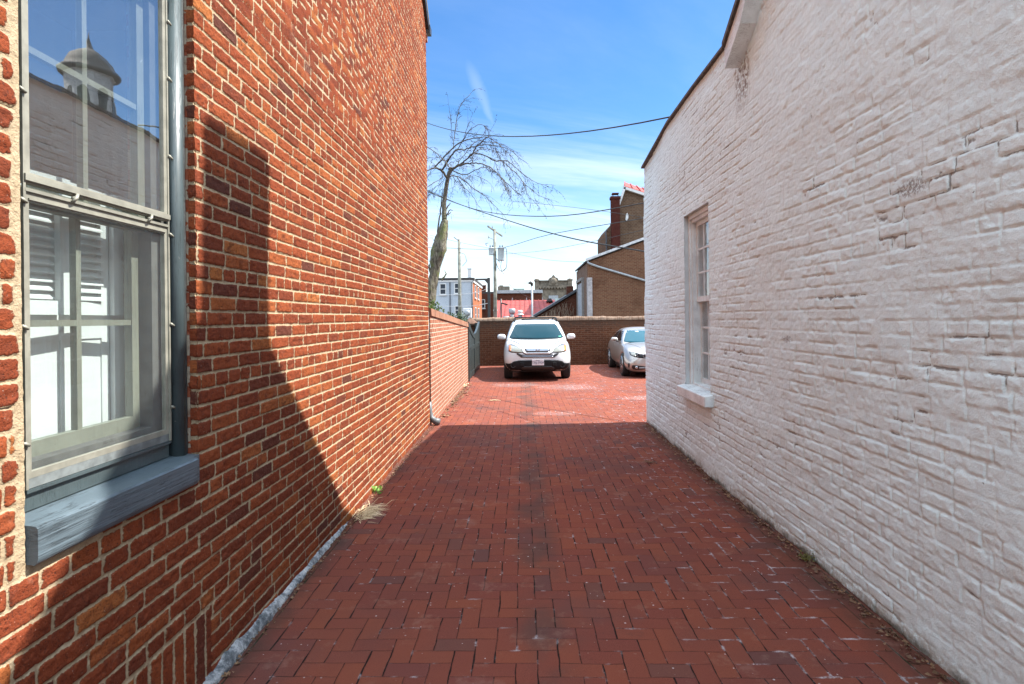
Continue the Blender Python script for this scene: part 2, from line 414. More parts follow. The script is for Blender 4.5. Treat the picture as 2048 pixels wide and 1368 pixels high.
def painted_wood(name, col, grain=.5, rough=.5, axis='y'):
    if max(col) < .6: col = tuple(c * .87 for c in col)
    m, h = mat(name); P = pos(h)
    sc = {'y': (14, 1.2, 60), 'z': (40, 40, 1.5), 'x': (1.2, 14, 60)}[axis]
    v = h.n('ShaderNodeVectorMath', {0: P, 1: sc}, operation='MULTIPLY').outputs[0]
    g = h.noise(v, 1.6, 6, .65, .4)
    b = h.mixc(h.ss(h.noise(P, 6, 5), .3, .7), tuple(c * .86 for c in col), tuple(min(1, c * 1.12) for c in col))
    cv = h.n('ShaderNodeVectorMath', {0: P, 1: tuple(s * 1.7 for s in sc)}, operation='MULTIPLY').outputs[0]
    ck = h.m('SUBTRACT', 1.0, h.ss(h.m('ABSOLUTE', h.m('SUBTRACT', h.noise(cv, 1.1, 5, .6, .6), .5)), .004, .022))
    ck = h.m('MULTIPLY', ck, h.ss(h.noise(P, 5, 4, .6), .42, .58))
    b = h.mixc(h.m('MULTIPLY', ck, .7), b, tuple(c * .35 for c in col))
    g = h.m('SUBTRACT', g, h.m('MULTIPLY', ck, .5))
    chip = h.ss(h.noise(P, 38, 4, .7), .68, .72)
    b = h.mixc(h.m('MULTIPLY', chip, .35), b, (.5, .48, .44))
    b = h.mixc(h.m('MULTIPLY', h.ss(g, .62, .72), .45), b, tuple(c * .4 for c in col))
    h.set(col=b, rough=rough, nor=h.bump(g, grain, .004))
    return m

def window_glass(name, tint=(.96, .98, .98), refl=.38, rough=.0, veil=0):
    m, h = mat(name); nt = h.nt; nt.nodes.remove(h.b)
    P = pos(h)
    lw = h.n('ShaderNodeLayerWeight', {'Blend': .25}).outputs['Facing']
    bk = h.n('ShaderNodeNewGeometry').outputs['Backfacing']
    fac = h.m('MULTIPLY', h.m('ADD', refl, h.m('MULTIPLY', lw, .22), None, True), h.m('SUBTRACT', 1.0, bk))
    nor = h.bump(h.noise(P, 3.0, 3), .05, .01)
    gl = h.n('ShaderNodeBsdfGlossy', {'Color': (1, 1, 1, 1), 'Roughness': rough, 'Normal': nor}).outputs[0]
    tr = h.n('ShaderNodeBsdfTransparent', {'Color': tuple(tint) + (1,)}).outputs[0]
    mx = h.n('ShaderNodeMixShader', {0: fac, 1: tr, 2: gl}).outputs[0]
    if veil:                                   # dust on the pane
        df = h.n('ShaderNodeBsdfDiffuse', {'Color': (.5, .5, .48, 1)}).outputs[0]
        mx = h.n('ShaderNodeMixShader', {0: veil, 1: mx, 2: df}).outputs[0]
    nt.links.new(mx, h.out.inputs[0])
    return m

def concrete_mat():
    m, h = mat('crumbling_footing'); P = pos(h)
    n1 = h.noise(P, 7, 6, .7); n2 = h.noise(P, 40, 5, .7)
    c = h.ramp(h.m('ADD', h.m('MULTIPLY', n1, .65), h.m('MULTIPLY', n2, .35)), [(.36, (.03, .035, .04)), (.45, (.12, .13, .14)), (.54, (.36, .37, .38)), (.64, (.55, .55, .52))])
    h.set(col=c, rough=.95, nor=h.bump(n2, 1.0, .012)); return m
M = {}
M['paving'] = herringbone()
M['alley'] = alley_brick()
M['white_brick'] = white_brick()
M['house_brick_x'] = brick_tex('house_brick_end', (.33, .09, .05), (.42, .13, .07), (.5, .42, .32), axis='x')
M['house_brick_y'] = brick_tex('house_brick_side', (.33, .09, .05), (.42, .13, .07), (.5, .42, .32), axis='y')
M['garden'] = brick_tex('garden_wall_brick', (.42, .15, .09), (.52, .21, .13), (.66, .56, .43), axis='y', bw=.21, bh=.071, ms=.009, white=.3, tone=.2)
M['coping_y'] = brick_tex('coping_brick', (.42, .19, .12), (.5, .26, .17), (.36, .25, .18), axis='y', bw=.072, bh=.5, ms=.007)
M['yard'] = brick_tex('yard_wall_brick', (.12, .042, .024), (.185, .070, .036), (.19, .115, .075), axis='x', ms=.009, top_tone=(1.15, 1.5, (.055, .035, .026)), white=.25, tone=.45)  # brick darkens in a broken band towards the top
M['coping_x'] = brick_tex('yard_coping_brick', (.27, .17, .12), (.42, .29, .21), (.40, .30, .23), axis='x', bw=.072, bh=.5, ms=.009)
M['tan'] = brick_tex('tan_brick', (.175, .070, .040), (.24, .11, .062), (.27, .18, .12), axis='x', bw=.21, bh=.070, ms=.010, white=.6, tone=.45)
M['tan_y'] = brick_tex('tan_brick_side', (.22, .13, .10), (.27, .17, .13), (.30, .23, .18), axis='y', bw=.215, bh=.08, ms=.011)
M['dark_brick'] = brick_tex('dark_red_brick', (.11, .034, .022), (.16, .052, .03), (.14, .09, .065), axis='x', bw=.215, bh=.08, ms=.008, tone=.6)
M['orange_brick'] = brick_tex('orange_brick', (.50, .15, .07), (.56, .19, .09), (.5, .3, .2), axis='y', bw=.215, bh=.08, ms=.006, tone=.15)
M['tall_brick'] = brick_tex('weathered_brick', (.15, .082, .05), (.21, .12, .072), (.25, .19, .145), axis='x', bw=.25, bh=.12, ms=.014, white=.35, tone=.5)
M['maroon_brick'] = brick_tex('maroon_brick', (.085, .022, .018), (.11, .03, .022), (.12, .05, .04), axis='x', bw=.25, bh=.1, ms=.01)
M['stone'] = plain('brown_stone', (.17, .14, .105), .9, var=.35, scale=3, bump=.6, bscale=8)
M['white_paint'] = painted_wood('white_painted_wood', (.66, .75, .76), .3, .55, 'z')
M['white_board'] = painted_wood('white_rake_board', (.66, .75, .76), .3, .55, 'y')
M['sill_paint'] = painted_wood('blue_grey_sill_paint', (.085, .115, .135), 1.0, .42, 'y')
M['frame_dark'] = painted_wood('dark_grey_green_paint', (.055, .075, .08), .35, .38, 'z')
M['alu'] = plain('weathered_aluminium', (.32, .31, .255), .5, .25, var=.18, scale=14, bump=.15)
M['sash'] = painted_wood('grey_green_sash_paint', (.155, .162, .128), .3, .5, 'z')
M['screen'] = plain('dusty_screen_mesh', (.085, .085, .078), .8, var=.2, scale=20, bump=.2, bscale=300)
M['shutter'] = plain('white_shutter_paint', (.74, .74, .72), .5, var=.04)
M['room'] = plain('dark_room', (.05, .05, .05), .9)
M['glass'] = window_glass('old_window_glass', refl=.24, veil=.006)
M['glass_plain'] = window_glass('lower_storm_glass', refl=.02, veil=.015)
M['glass_white'] = window_glass('dusty_window_glass', refl=.22, veil=.10)
M['black_metal'] = plain('black_metal', (.018, .018, .018), .45, var=.2)
M['concrete'] = concrete_mat()
M['shingle'] = plain('grey_brown_shingle', (.11, .095, .085), .9, var=.4, scale=18, bump=.6)
M['gate'] = painted_wood('dark_green_gate_paint', (.03, .038, .037), .35, .4, 'z')
M['pvc'] = plain('grey_pipe', (.12, .13, .135), .5)
FILL_VEIL = (7.2, 8.5, 9.8)
# ------------------------------------------------------------------ world: sky with thin cirrus
world = bpy.data.worlds.new('World'); scene.world = world; world.use_nodes = True
wnt = world.node_tree; wnt.nodes.clear(); w = NT(wnt)
sky = w.n('ShaderNodeTexSky', sky_type='NISHITA', sun_disc=False, sun_elevation=SUN_EL, sun_rotation=R(90) - SUN_AZ, air_density=1.0, dust_density=.6, ozone_density=2.2, altitude=100)
hs = w.n('ShaderNodeHueSaturation', {'Hue': .503, 'Saturation': 1.32, 'Value': .60, 'Color': sky.outputs[0]})
dirv = w.n('ShaderNodeTexCoord').outputs['Generated']
dx, dy, dz = w.xyz(dirv)
iz = w.m('DIVIDE', 1.0, w.m('MAXIMUM', w.m('ADD', dz, .12), .02))
px_, py_ = w.m('MULTIPLY', dx, iz), w.m('MULTIPLY', dy, iz)
cv = w.comb(w.m('ADD', w.m('MULTIPLY', px_, .55), w.m('MULTIPLY', py_, .18)), w.m('MULTIPLY', w.m('SUBTRACT', py_, w.m('MULTIPLY', px_, .35)), 1.5), 0.0)
n1 = w.noise(cv, .75, 8, .62, .5); n2 = w.noise(cv, .32, 4, .5)
cl = w.m('MULTIPLY', w.ss(n1, .38, .68), w.ss(n2, .30, .52))
low = w.m('SUBTRACT', 1.0, w.ss(dz, .13, .40))
cl = w.m('MULTIPLY', cl, w.m('ADD', w.m('MULTIPLY', low, .88), .12), None, True)
# one feathered streak standing in the north
ga = w.m('DIVIDE', dx, w.m('MAXIMUM', dy, .05)); gb = w.m('DIVIDE', dz, w.m('MAXIMUM', dy, .05))
ctr = w.m('ADD', -.044, w.m('MULTIPLY', w.m('SUBTRACT', gb, .33), -.38))
wn_ = w.m('MULTIPLY', w.m('SUBTRACT', w.noise(dirv, 34, 5, .65), .5), .010)
dd_ = w.m('ABSOLUTE', w.m('ADD', w.m('SUBTRACT', ga, ctr), wn_))
wd = w.m('ADD', .005, w.m('MULTIPLY', w.ss(gb, .33, .42), .010))
st = w.m('SUBTRACT', 1.0, w.ss(w.m('DIVIDE', dd_, wd), .0, 1.3))
st = w.m('MULTIPLY', st, w.m('MULTIPLY', w.ss(gb, .31, .37), w.m('SUBTRACT', 1.0, w.ss(gb, .41, .48))))
st = w.m('MULTIPLY', st, w.m('MULTIPLY', w.m('GREATER_THAN', dy, .1), .19))
cl = w.m('MAXIMUM', cl, st)
hz_ = w.m('SUBTRACT', 1.0, w.ss(dz, -.02, .30))
c1 = w.mixc(w.m('MULTIPLY', hz_, .60), hs.outputs[0], (2.95, 3.45, 3.85))
c2 = w.mixc(w.m('MULTIPLY', cl, .68), c1, (3.65, 3.82, 3.95))
# added cloud veil overhead and behind the camera, unseen, to brighten the shade
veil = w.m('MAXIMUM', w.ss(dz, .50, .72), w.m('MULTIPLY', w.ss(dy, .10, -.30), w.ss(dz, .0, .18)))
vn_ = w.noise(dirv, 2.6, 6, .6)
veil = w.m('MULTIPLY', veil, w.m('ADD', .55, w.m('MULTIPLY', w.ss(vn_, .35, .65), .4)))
c2 = w.mixc(veil, c2, FILL_VEIL)
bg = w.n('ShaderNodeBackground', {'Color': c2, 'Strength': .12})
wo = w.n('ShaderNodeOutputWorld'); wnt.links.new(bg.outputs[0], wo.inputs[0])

# ------------------------------------------------------------------ ground
def sheet(name, x0, x1, y0, y1, z, m):
    o = MB().add([(x0, y0, z), (x1, y0, z), (x1, y1, z), (x0, y1, z)], [(0, 1, 2, 3)]).build(name, m, recalc=False)
    o['kind'] = 'structure'; return o
M['soil'] = plain('packed_earth', (.16, .13, .10), .95, var=.4, scale=1.2, bump=.5, bscale=12)
sheet('ground', -700, 700, -300, 1500, -.014, M['soil'])
def paving():
    xs = np.concatenate([np.arange(-1.62, 2.1, .06), np.arange(2.1, 14.1, .2)]); ys = np.concatenate([np.arange(-8, 0, .25), np.arange(0, 10, .05), np.arange(10, 19.8, .10)])
    X, Y = np.tile(xs[None, :], (len(ys), 1)), np.tile(ys[:, None], (1, len(xs)))
    Z = fbm(X * 1.2, Y * .8, 201, 3) * .010 + fbm(X * 6, Y * 6, 205, 2) * .003 + .004
    o = grid_object('brick_paving', X, Y, Z, np.ones((len(ys) - 1, len(xs) - 1), bool), {}, M['paving'], False, None); o['kind'] = 'structure'
paving()

# ------------------------------------------------------------------ red brick house on the left
XL = -1.425; YL = 8.66
house = thing('red_brick_house', 'tall red brick house with cream mortar joints and a grey sash window beside the alley', 'house', (-3.5, 4.5, 0))
OD0, OD1, OZ0, OZ1 = 1.60, 2.465, .945, 3.16      # window opening
def left_wall():
    fn = lambda d: max(.0055, .0021 * d)
    Dg = np.array(seg(-2.0, 1.15, lambda d: .06)[:-1] + seg(1.15, OD0, fn)[:-1] + seg(OD0, OD1, fn)[:-1] + seg(OD1, YL, fn))
    za = seg(-.03, OZ0, lambda z: .006); zb = seg(OZ0, OZ1, lambda z: .0065)[1:]
    nb = 250
    ridge = 4.6
    ztop = np.where(Dg > ridge, 6.12 + (YL - Dg) * .85, 6.12 + (YL - ridge) * .85 - (ridge - Dg) * .85)
    ztop = np.maximum(ztop, 5.6)
    t = np.linspace(0, 1, nb + 1)[1:] ** 1.15
    Z = np.concatenate([np.tile(np.array(za + zb)[:, None], (1, len(Dg))), OZ1 + t[:, None] * (ztop - OZ1)[None, :]], 0)
    D = np.tile(Dg[None, :], (Z.shape[0], 1))
    e, rnd, row = brick_layout(D, Z, 11, .0700, .232, .117, (7, 5), .0061, .012, .010)
    # soldier bricks over the buried basement window, and the repaired patches beside the big window
    sol = (D > 1.0) & (D < 2.55) & (Z < .345)
    p = (D + fbm(Z * 3, D, 77, 2) * .01) / .076; k = np.floor(p); fx = (p - k) * .076
    es = np.minimum(np.minimum(fx, .076 - fx) - .0075, np.minimum(.345 - Z - .008, .24 - np.abs(Z - .12)))
    e = np.where(sol, es, e); rnd = np.where(sol, np.random.RandomState(5).rand(80)[(k.astype(int) + 20) % 80], rnd)
    patch = fbm(D * 2.2, Z * 2.2, 303, 3) * .02 - .012
    near_open = np.maximum(np.abs(D - (OD0 + OD1) / 2) - (OD1 - OD0) / 2, np.maximum(OZ0 - Z, Z - OZ1))
    e = e - (D < OD0 + .3) * sstep(.05, .0, near_open + fbm(D * 6, Z * 6, 31, 3) * .03) * .012          # smeared mortar round the frame
    e = e - np.maximum(patch, 0) * .5 - fbm(D * 26, Z * 26, 55, 3) * .0036
    s = sstep(-.0028, .0022, e)
    rn2 = (rnd * 7919.) % 1.
    hgt = (1 - s) * -.0055 + s * ((rn2 - .5) * .0045 + fbm(D * 38, Z * 60, 61, 4) * .0048) + fbm(D * .8, Z * .8, 3, 3) * .010 + (1 - s) * fbm(D * 60, Z * 60, 91, 2) * .003
    corner = sstep(YL - .02, YL, D); hgt = hgt - corner * .006
    X = XL + hgt
    cd, cz = (D[:-1, :-1] + D[1:, 1:]) / 2, (Z[:-1, :-1] + Z[1:, 1:]) / 2
    keep = ~((cd > OD0) & (cd < OD1) & (cz > OZ0) & (cz < OZ1))
    return grid_object('alley_wall', X, D, Z, keep, {'edge': e, 'rnd': rnd}, M['alley'], False, house), Dg, ztop
aw, LD, LZ = left_wall()
# the rest of the shell, behind the alley face
b = MB()
b.box(-7.0, XL - .012, YL - .30, YL - .004, -.02, 6.02)                       # rear end wall
b.build('end_wall', M['house_brick_x'], house)
b = MB(); b.box(-7.0, XL - .30, -2.0, -1.7, -.02, 6.0)
b.build('end_wall', M['house_brick_x'], house)
b = MB()
for y0, y1, z0, z1 in ((-1.7, OD0 - .001, 0, 6.0), (OD0 - .001, OD1 + .001, 0, OZ0 - .001), (OD0 - .001, OD1 + .001, OZ1 + .001, 6.0), (OD1 + .001, YL - .30, 0, 6.0)):
    b.box(XL - .30, XL - .035, y0, y1, z0, z1)
b.build('wall_core', M['house_brick_y'], house)
# reveals: brick returns each side of the opening (real little bricks in courses)
def reveal(y, sgn, seed, back):
    Zr = np.array(seg(OZ0, OZ1, lambda z: .007)); Xr = np.linspace(0, .10, 15)
    Dm, Zm = np.tile(Xr[None, :], (len(Zr), 1)), np.tile(Zr[:, None], (1, len(Xr)))
    e, rnd, row = brick_layout(y - .0 * Dm, Zm, 11, .0700, 9.0, 9.0, (7, 5), .0066, .012, .010)
    rnd = np.random.RandomState(seed).rand(200)[row % 200]
    e = e - fbm(Dm * 30, Zm * 26, 55, 3) * .005
    s = sstep(-.003, .0045, e)
    hgt = (1 - s) * -.008 + s * fbm(Dm * 38, Zm * 50, 61, 3) * .006
    grid_object('window_reveal', XL - back - Dm, y + sgn * hgt, Zm, np.ones((len(Zr) - 1, len(Xr) - 1), bool), {'edge': e, 'rnd': rnd}, M['alley'], sgn > 0, house)
reveal(OD1 + .002, -1, 13, .002); reveal(OD0 - .014, 1, 14, .010)
MB().box(-1.52, XL - .010, OD0 - .012, OD0 + .003, OZ0, OZ1).build('mortar_fillet', plain('smeared_lime_mortar', (.50, .42, .32), .95, var=.3, scale=30, bump=1.0, bscale=90), house)
MB().box(XL - .30, XL - .005, OD0 - .12, OD1 + .12, OZ1, OZ1 + .09).build('lintel', M['sill_paint'], house)
# roof: two slopes, dark rake boards on the gable
b = MB(); rz = 6.12 + (YL - 4.6) * .85
for ya, yb, s in ((YL + .14, 4.6, 1), (.55, 4.6, -1)):
    za = rz - abs(ya - 4.6) * .85
    b.hexa([(-7.2, ya, za + .03), (XL + .05, ya, za + .03), (XL + .05, yb, rz + .03), (-7.2, yb, rz + .03), (-7.2, ya, za + .12), (XL + .05, ya, za + .12), (XL + .05, yb, rz + .12), (-7.2, yb, rz + .12)])
roof = b.build('roof', M['shingle'], house)
b = MB(); b.hexa([(XL + .004, YL + .02, 6.04), (XL + .045, YL + .02, 6.04), (XL + .045, 4.6, rz - .05), (XL + .004, 4.6, rz - .05), (XL + .004, YL + .02, 6.16), (XL + .045, YL + .02, 6.16), (XL + .045, 4.6, rz + .03), (XL + .004, 4.6, rz + .03)])
b.build('rake_board', M['black_metal'], house)
b = MB(); b.prism([(YL + .0, 6.0), (YL + .15, 6.02), (YL + .16, 6.13), (YL + .0, 6.13)], 'x', -7.1, XL + .06); b.build('gutter', M['black_metal'], house)
b = MB(); b.box(XL - .2, XL + .012, YL - .0, YL + .06, 5.88, 6.0); b.build('corbel', M['house_brick_x'], house)
# mortar and concrete strip at the foot of the wall
def footing():
    Dg = np.array(seg(1.0, 4.75, lambda d: .02)); prof = np.linspace(0, 1, 9)
    D = np.tile(Dg[None, :], (9, 1)); T = np.tile(prof[:, None], (1, len(Dg)))
    amp = sstep(4.75, 4.2, D) * (0.75 + fbm(D * 2.2, D * 0, 21, 3) * .9)
    amp = np.clip(amp, .05, 1.3)
    wdt = .042 * amp; hh = .060 * amp
    X = XL - .01 + np.sin(T * math.pi / 2) * (wdt + .01) + fbm(D * 14, T * 3, 22, 3) * .012
    Z = np.cos(T * math.pi / 2) * hh + fbm(D * 17, T * 3, 23, 3) * .012 * amp - T * .006
    o = grid_object('footing', X, D, Z, np.ones((8, len(Dg) - 1), bool), {}, M['concrete'], False, house)
footing()

# the big window ------------------------------------------------
win = MB()
def yz_frame(mb, x0, x1, y0, y1, z0, z1, w_, wt=None, wb=None):
    wt = w_ if wt is None else wt; wb = w_ if wb is None else wb
    mb.box(x0, x1, y0, y0 + w_, z0, z1); mb.box(x0, x1, y1 - w_, y1, z0, z1)
    mb.box(x0, x1, y0 + w_, y1 - w_, z0, z0 + wb); mb.box(x0, x1, y0 + w_, y1 - w_, z1 - wt, z1)
WX = -1.50
fy0, fy1 = OD0, OD1
b = MB()                                       # outer wooden frame: flat jambs and a round far moulding
b.box(-1.62, -1.515, fy0, fy0 + .045, 1.055, OZ1); b.box(-1.62, -1.515, fy1 - .06, fy1 - .001, 1.055, OZ1)
b.box(-1.62, -1.515, fy0 + .045, fy1 - .06, OZ1 - .06, OZ1)
window = b.build('window', M['frame_dark'], house)
b = MB(); b.tube([(-1.495, fy1 - .034, 1.05), (-1.495, fy1 - .034, 2.0), (-1.495, fy1 - .034, OZ1)], .033, 14); b.build('moulding', M['frame_dark'], window)
b = MB(); b.tube([(-1.475, fy1 - .006, 1.0 + .05 * k) for k in range(43)], [.006 + .003 * random.random() for k in range(43)], 6); b.build('caulk', plain('old_black_caulk', (.03, .032, .033), .6, var=.5, scale=30, bump=.6), window)
# storm window: two aluminium lights
sy0, sy1 = fy0 + .078, fy1 - .085
b = MB(); yz_frame(b, WX - .012, WX + .006, sy0, sy1, 2.055, 3.02, .026, .03, .034)
b.box(WX + .006, WX + .016, sy0, sy1, 2.062, 2.082)
b.box(WX + .004, WX + .010, sy0 - .002, sy0 + .007, 1.13, 3.02); b.box(WX + .004, WX + .010, sy1 - .007, sy1 + .002, 1.13, 3.02)
b.build('storm_frame', M['alu'], window)
b = MB(); yz_frame(b, WX - .014, WX + .004, sy0, sy1, 1.16, 2.040, .024, .040, .020)
b.box(WX + .004, WX + .009, sy0 + .02, sy1 - .02, 2.006, 2.011); b.box(WX + .004, WX + .011, sy0 + .004, sy1 - .004, 2.030, 2.040)
b.build('storm_frame', M['alu'], window)
for z0, z1, mm in ((2.085, 2.995, 'glass'), (1.175, 2.002, 'glass_plain')):
    MB().box(WX - .006, WX - .003, sy0 + .022, sy1 - .022, z0, z1).build('storm_pane', M[mm], window)
b = MB(); b.box(WX - .02, WX - .003, sy0 - .003, sy1 + .003, 1.062, 1.118); b.box(WX - .02, WX + .010, sy0 + .0, sy1, 1.118, 1.128); b.build('bottom_rail', M['frame_dark'], window)
MB().box(WX - .014, WX + .004, sy0, sy1, 1.130, 1.1595).build('storm_bottom_rail', plain('shaded_aluminium', (.17, .19, .19), .5, var=.3, scale=18), window)  # grey rail metal, darkened to carry the shade above the sill
for y, z in ((sy0 + .19, 2.045), (sy1 - .13, 2.045)):                      # turn buttons on the meeting rail
    b = MB(); b.tube([(WX + .006, y, z), (WX + .018, y, z)], .007, 8); b.tube([(WX + .016, y - .012, z - .012), (WX + .02, y, z + .002), (WX + .016, y + .010, z + .016)], [.005, .0065, .005], 7)
    b.build('turn_button', M['alu'], window)
for y in (sy0 - .006, sy1 + .006):
    for z in (1.27, 1.62, 2.0, 2.33, 2.66, 2.9):
        b = MB(); b.tube([(WX + .004, y, z), (WX + .016, y, z)], .006, 8); b.tube([(WX + .014, y - .010, z + .004), (WX + .016, y + .010, z - .006)], .005, 7)
        b.build('clip', M['alu'], window)
# wooden sashes behind the storm window
SX = -1.565
for z0, z1, dxx, rows, mv in ((2.0, 3.02, .0, (2.50,), 2.045), (1.19, 2.05, -.03, (1.63,), 1.99)):
    b = MB(); x0, x1 = SX + dxx - .016, SX + dxx + .016
    yz_frame(b, x0, x1, fy0 + .05, fy1 - .15, z0, z1, .042, .045, .06)
    yc = (fy0 + .05 + fy1 - .15) / 2 + .02
    b.box(x0 + .004, x1 - .004, yc - .011, yc + .011, z0 + .06, z1 - .045)
    for zr in rows:
        b.box(x0 + .004, x1 - .004, fy0 + .092, yc - .011, zr - .011, zr + .011); b.box(x0 + .004, x1 - .004, yc + .011, fy1 - .192, zr - .011, zr + .011)
    b.build('sash', M['sash'], window)
    MB().box(SX + dxx - .002, SX + dxx + .002, fy0 + .09, fy1 - .19, z0 + .05, z1 - .04).build('pane', M['glass_plain'], window)
MB().box(-1.60, -1.525, fy1 - .15, fy1 - .062, 1.06, OZ1 - .06).build('jamb_screen', M['screen'], window)
MB().box(-1.60, -1.525, fy0 + .046, fy1 - .15, 1.06, 1.20).build('dusty_stool', M['screen'], window)
# inside shutters, half louvred, seen through the panes
b = MB(); xs = -1.66
for k in range(4):
    y0 = 1.58 + k * .235; y1 = y0 + .228
    tlt = .018 if k % 2 else -.018
    def bx(ya, yb, za, zb, t=.02, o=0):
        xa = xs + tlt * (ya - y0) / .228 - o; xb = xs + tlt * (yb - y0) / .228 - o
        b.hexa([(xa - t, ya, za), (xa, ya, za), (xb, yb, za), (xb - t, yb, za), (xa - t, ya, zb), (xa, ya, zb), (xb, yb, zb), (xb - t, yb, zb)])
    for za, zb in ((1.06, 1.62), (1.66, 2.15)):
        bx(y0, y0 + .045, za, zb); bx(y1 - .045, y1, za, zb); bx(y0 + .045, y1 - .045, za, za + .05); bx(y0 + .045, y1 - .045, zb - .05, zb)
        if za < 1.5: bx(y0 + .045, y1 - .045, za + .05, zb - .05, .008, .006)
        else:
            z = za + .055
            while z < zb - .075:
                xa = xs - .004
                b.hexa([(xa - .02, y0 + .045, z + .018), (xa, y0 + .045, z), (xa, y1 - .045, z), (xa - .02, y1 - .045, z + .018), (xa - .02, y0 + .045, z + .024), (xa, y0 + .045, z + .006), (xa, y1 - .045, z + .006), (xa - .02, y1 - .045, z + .024)])
                z += .030
b.build('inside_shutter', M['shutter'], window)
MB().box(xs - .045, xs - .035, 1.58, 2.53, 1.06, 2.15).build('shutter_fill_board', M['shutter'], window)  # added white board behind the louvres to brighten their gaps
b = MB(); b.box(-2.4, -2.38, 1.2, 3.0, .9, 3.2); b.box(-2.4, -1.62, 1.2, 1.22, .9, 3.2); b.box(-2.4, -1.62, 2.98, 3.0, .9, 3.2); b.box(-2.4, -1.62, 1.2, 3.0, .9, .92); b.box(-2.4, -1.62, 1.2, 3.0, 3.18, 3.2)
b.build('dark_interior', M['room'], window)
# sill
b = MB(); b.prism([(-1.60, .945), (-1.4185, .938), (-1.4185, 1.050), (-1.53, 1.060), (-1.60, 1.060)], 'y', OD0 + .004, OD1 - .003)
b.prism([(-1.418, .938), (-1.405, .935), (-1.398, .942), (-1.394, .955), (-1.394, 1.040), (-1.400, 1.047), (-1.418, 1.050)], 'y', OD0 + .004, OD1 - .050)
b.build('sill', M['sill_paint'], window)

# small rain pipe shoe at the rear corner of the house
dp = thing('drain_pipe', 'short grey drain pipe with curved shoe at the rear corner of the red brick house', 'drain pipe', (-1.36, 8.74, 0))
b = MB(); b.tube([(-1.46, 8.75, 1.75), (-1.46, 8.75, .30)], .03, 12); b.build('pipe', M['black_metal'], dp)
b = MB(); b.tube([(-1.45, 8.75, .36), (-1.445, 8.75, .20), (-1.42, 8.74, .11), (-1.36, 8.73, .065), (-1.29, 8.72, .05)], [.038, .04, .045, .05, .054], 14); b.build('shoe', M['pvc'], dp)

# ------------------------------------------------------------------ white painted brick house on the right
XR = 1.903; YR = 8.86
whouse = thing('white_brick_house', 'white painted brick house with rough bumpy wall, narrow window and bell-cast gable', 'house', (5, 4, 0))
WD0, WD1, WZ0, WZ1 = 5.83, 6.70, .835, 2.80
rake = [(.93, 3.95), (1.28, 4.16), (1.66, 4.60), (2.28, 5.24), (2.95, 5.93), (3.60, 5.26), (4.24, 4.60), (4.62, 4.16), (4.97, 3.95)]
wing = [(4.97, 4.09), (6.2, 4.11), (7.3, 4.10), (8.86, 3.93)]
def right_wall():
    fn = lambda d: max(.0065, .0021 * d)
    Dg = np.array(seg(-3.0, 1.9, lambda d: .05)[:-1] + seg(1.9, 4.97, fn)[:-1] + seg(4.97, WD0, fn)[:-1] + seg(WD0, WD1, fn)[:-1] + seg(WD1, YR, fn))
    za = seg(-.03, WZ0, lambda z: .008); zb = seg(WZ0, WZ1, lambda z: .0085)[1:]; nb = 240
    rk = np.interp(Dg, [p[0] for p in rake], [p[1] + .10 for p in rake]); wg = np.interp(Dg, [p[0] for p in wing], [p[1] for p in wing])
    ztop = np.where(Dg > 4.80, wg, np.maximum(rk, 4.0)); ztop = np.where(Dg < .93, 4.0, ztop)
    t = np.linspace(0, 1, nb + 1)[1:]
    Z = np.concatenate([np.tile(np.array(za + zb)[:, None], (1, len(Dg))), WZ1 + t[:, None] * (ztop - WZ1)[None, :]], 0)
    D = np.tile(Dg[None, :], (Z.shape[0], 1))
    e, rnd, row = brick_layout(D, Z, 23, .0725, .228, .115, (6, 3), .0034, .016, .016)
    e = e - fbm(D * 18, Z * 22, 41, 4) * .007
    far = np.maximum(np.abs(D - (WD0 + WD1) / 2) - (WD1 - WD0) / 2, np.abs(Z - (WZ0 + WZ1) / 2) - (WZ1 - WZ0) / 2); far = .12 + .88 * sstep(0, .3, far)
    show = .30 + .70 * sstep(-.30, .25, fbm(D * 1.6, Z * 2.2, 51, 4))                # some joints are clogged with paint
    s = sstep(-.0045, .0030, e)
    rn2 = (rnd * 7919.) % 1.
    fz = (Z % .0725)
    hgt = (1 - s) * -(.0014 + .0036 * show) + s * (rn2 - .5) * .0042 * (.35 + show) + fbm(D * 30, Z * 46, 43, 4) * .0032 + fbm(D * 9, Z * 12, 45, 3) * .002 + far * fbm(D * 1.1, Z * 1.3, 44, 3) * .024
    crack = sstep(.62, 1.05, show + fbm(D * 5, Z * 9, 47, 3) * 1.1)
    ed = np.exp(-np.square(np.minimum(e, .02) / .0032)) * crack
    hgt = hgt - ed * .007
    crev = ed * sstep(-.15, .35, fbm(D * 2.4, Z * 4, 48, 4)) * 1.05 + sstep(.40, .52, fbm(D * 3.1, Z * 3.1, 49, 4)) * .35 * (1 - s)
    X = XR - hgt
    cd, cz = (D[:-1, :-1] + D[1:, 1:]) / 2, (Z[:-1, :-1] + Z[1:, 1:]) / 2
    keep = ~((cd > WD0) & (cd < WD1) & (cz > WZ0) & (cz < WZ1))
    return grid_object('alley_wall', X, D, Z, keep, {'edge': e, 'crev': crev}, M['white_brick'], True, whouse)
right_wall()
M['white_flat'] = plain('white_painted_render', (.66, .76, .78), .8, var=.08, scale=6, bump=.5, bscale=25)
b = MB()
for y0, y1, z0, z1 in ((-3, .93, -.02, 3.9), (.93, WD0 - .001, -.02, 3.93), (WD0 - .001, WD1 + .001, -.02, WZ0 - .001), (WD0 - .001, WD1 + .001, WZ1 + .001, 3.9), (WD1 + .001, YR - .30, -.02, 3.85)):
    b.box(XR + .04, XR + .30, y0, y1, z0, z1)
b.prism([(.95, 3.93)] + [(p[0], p[1]) for p in rake[1:-1]] + [(4.95, 3.93)], 'x', XR + .04, XR + .3)
b.build('wall_core', M['white_flat'], whouse)
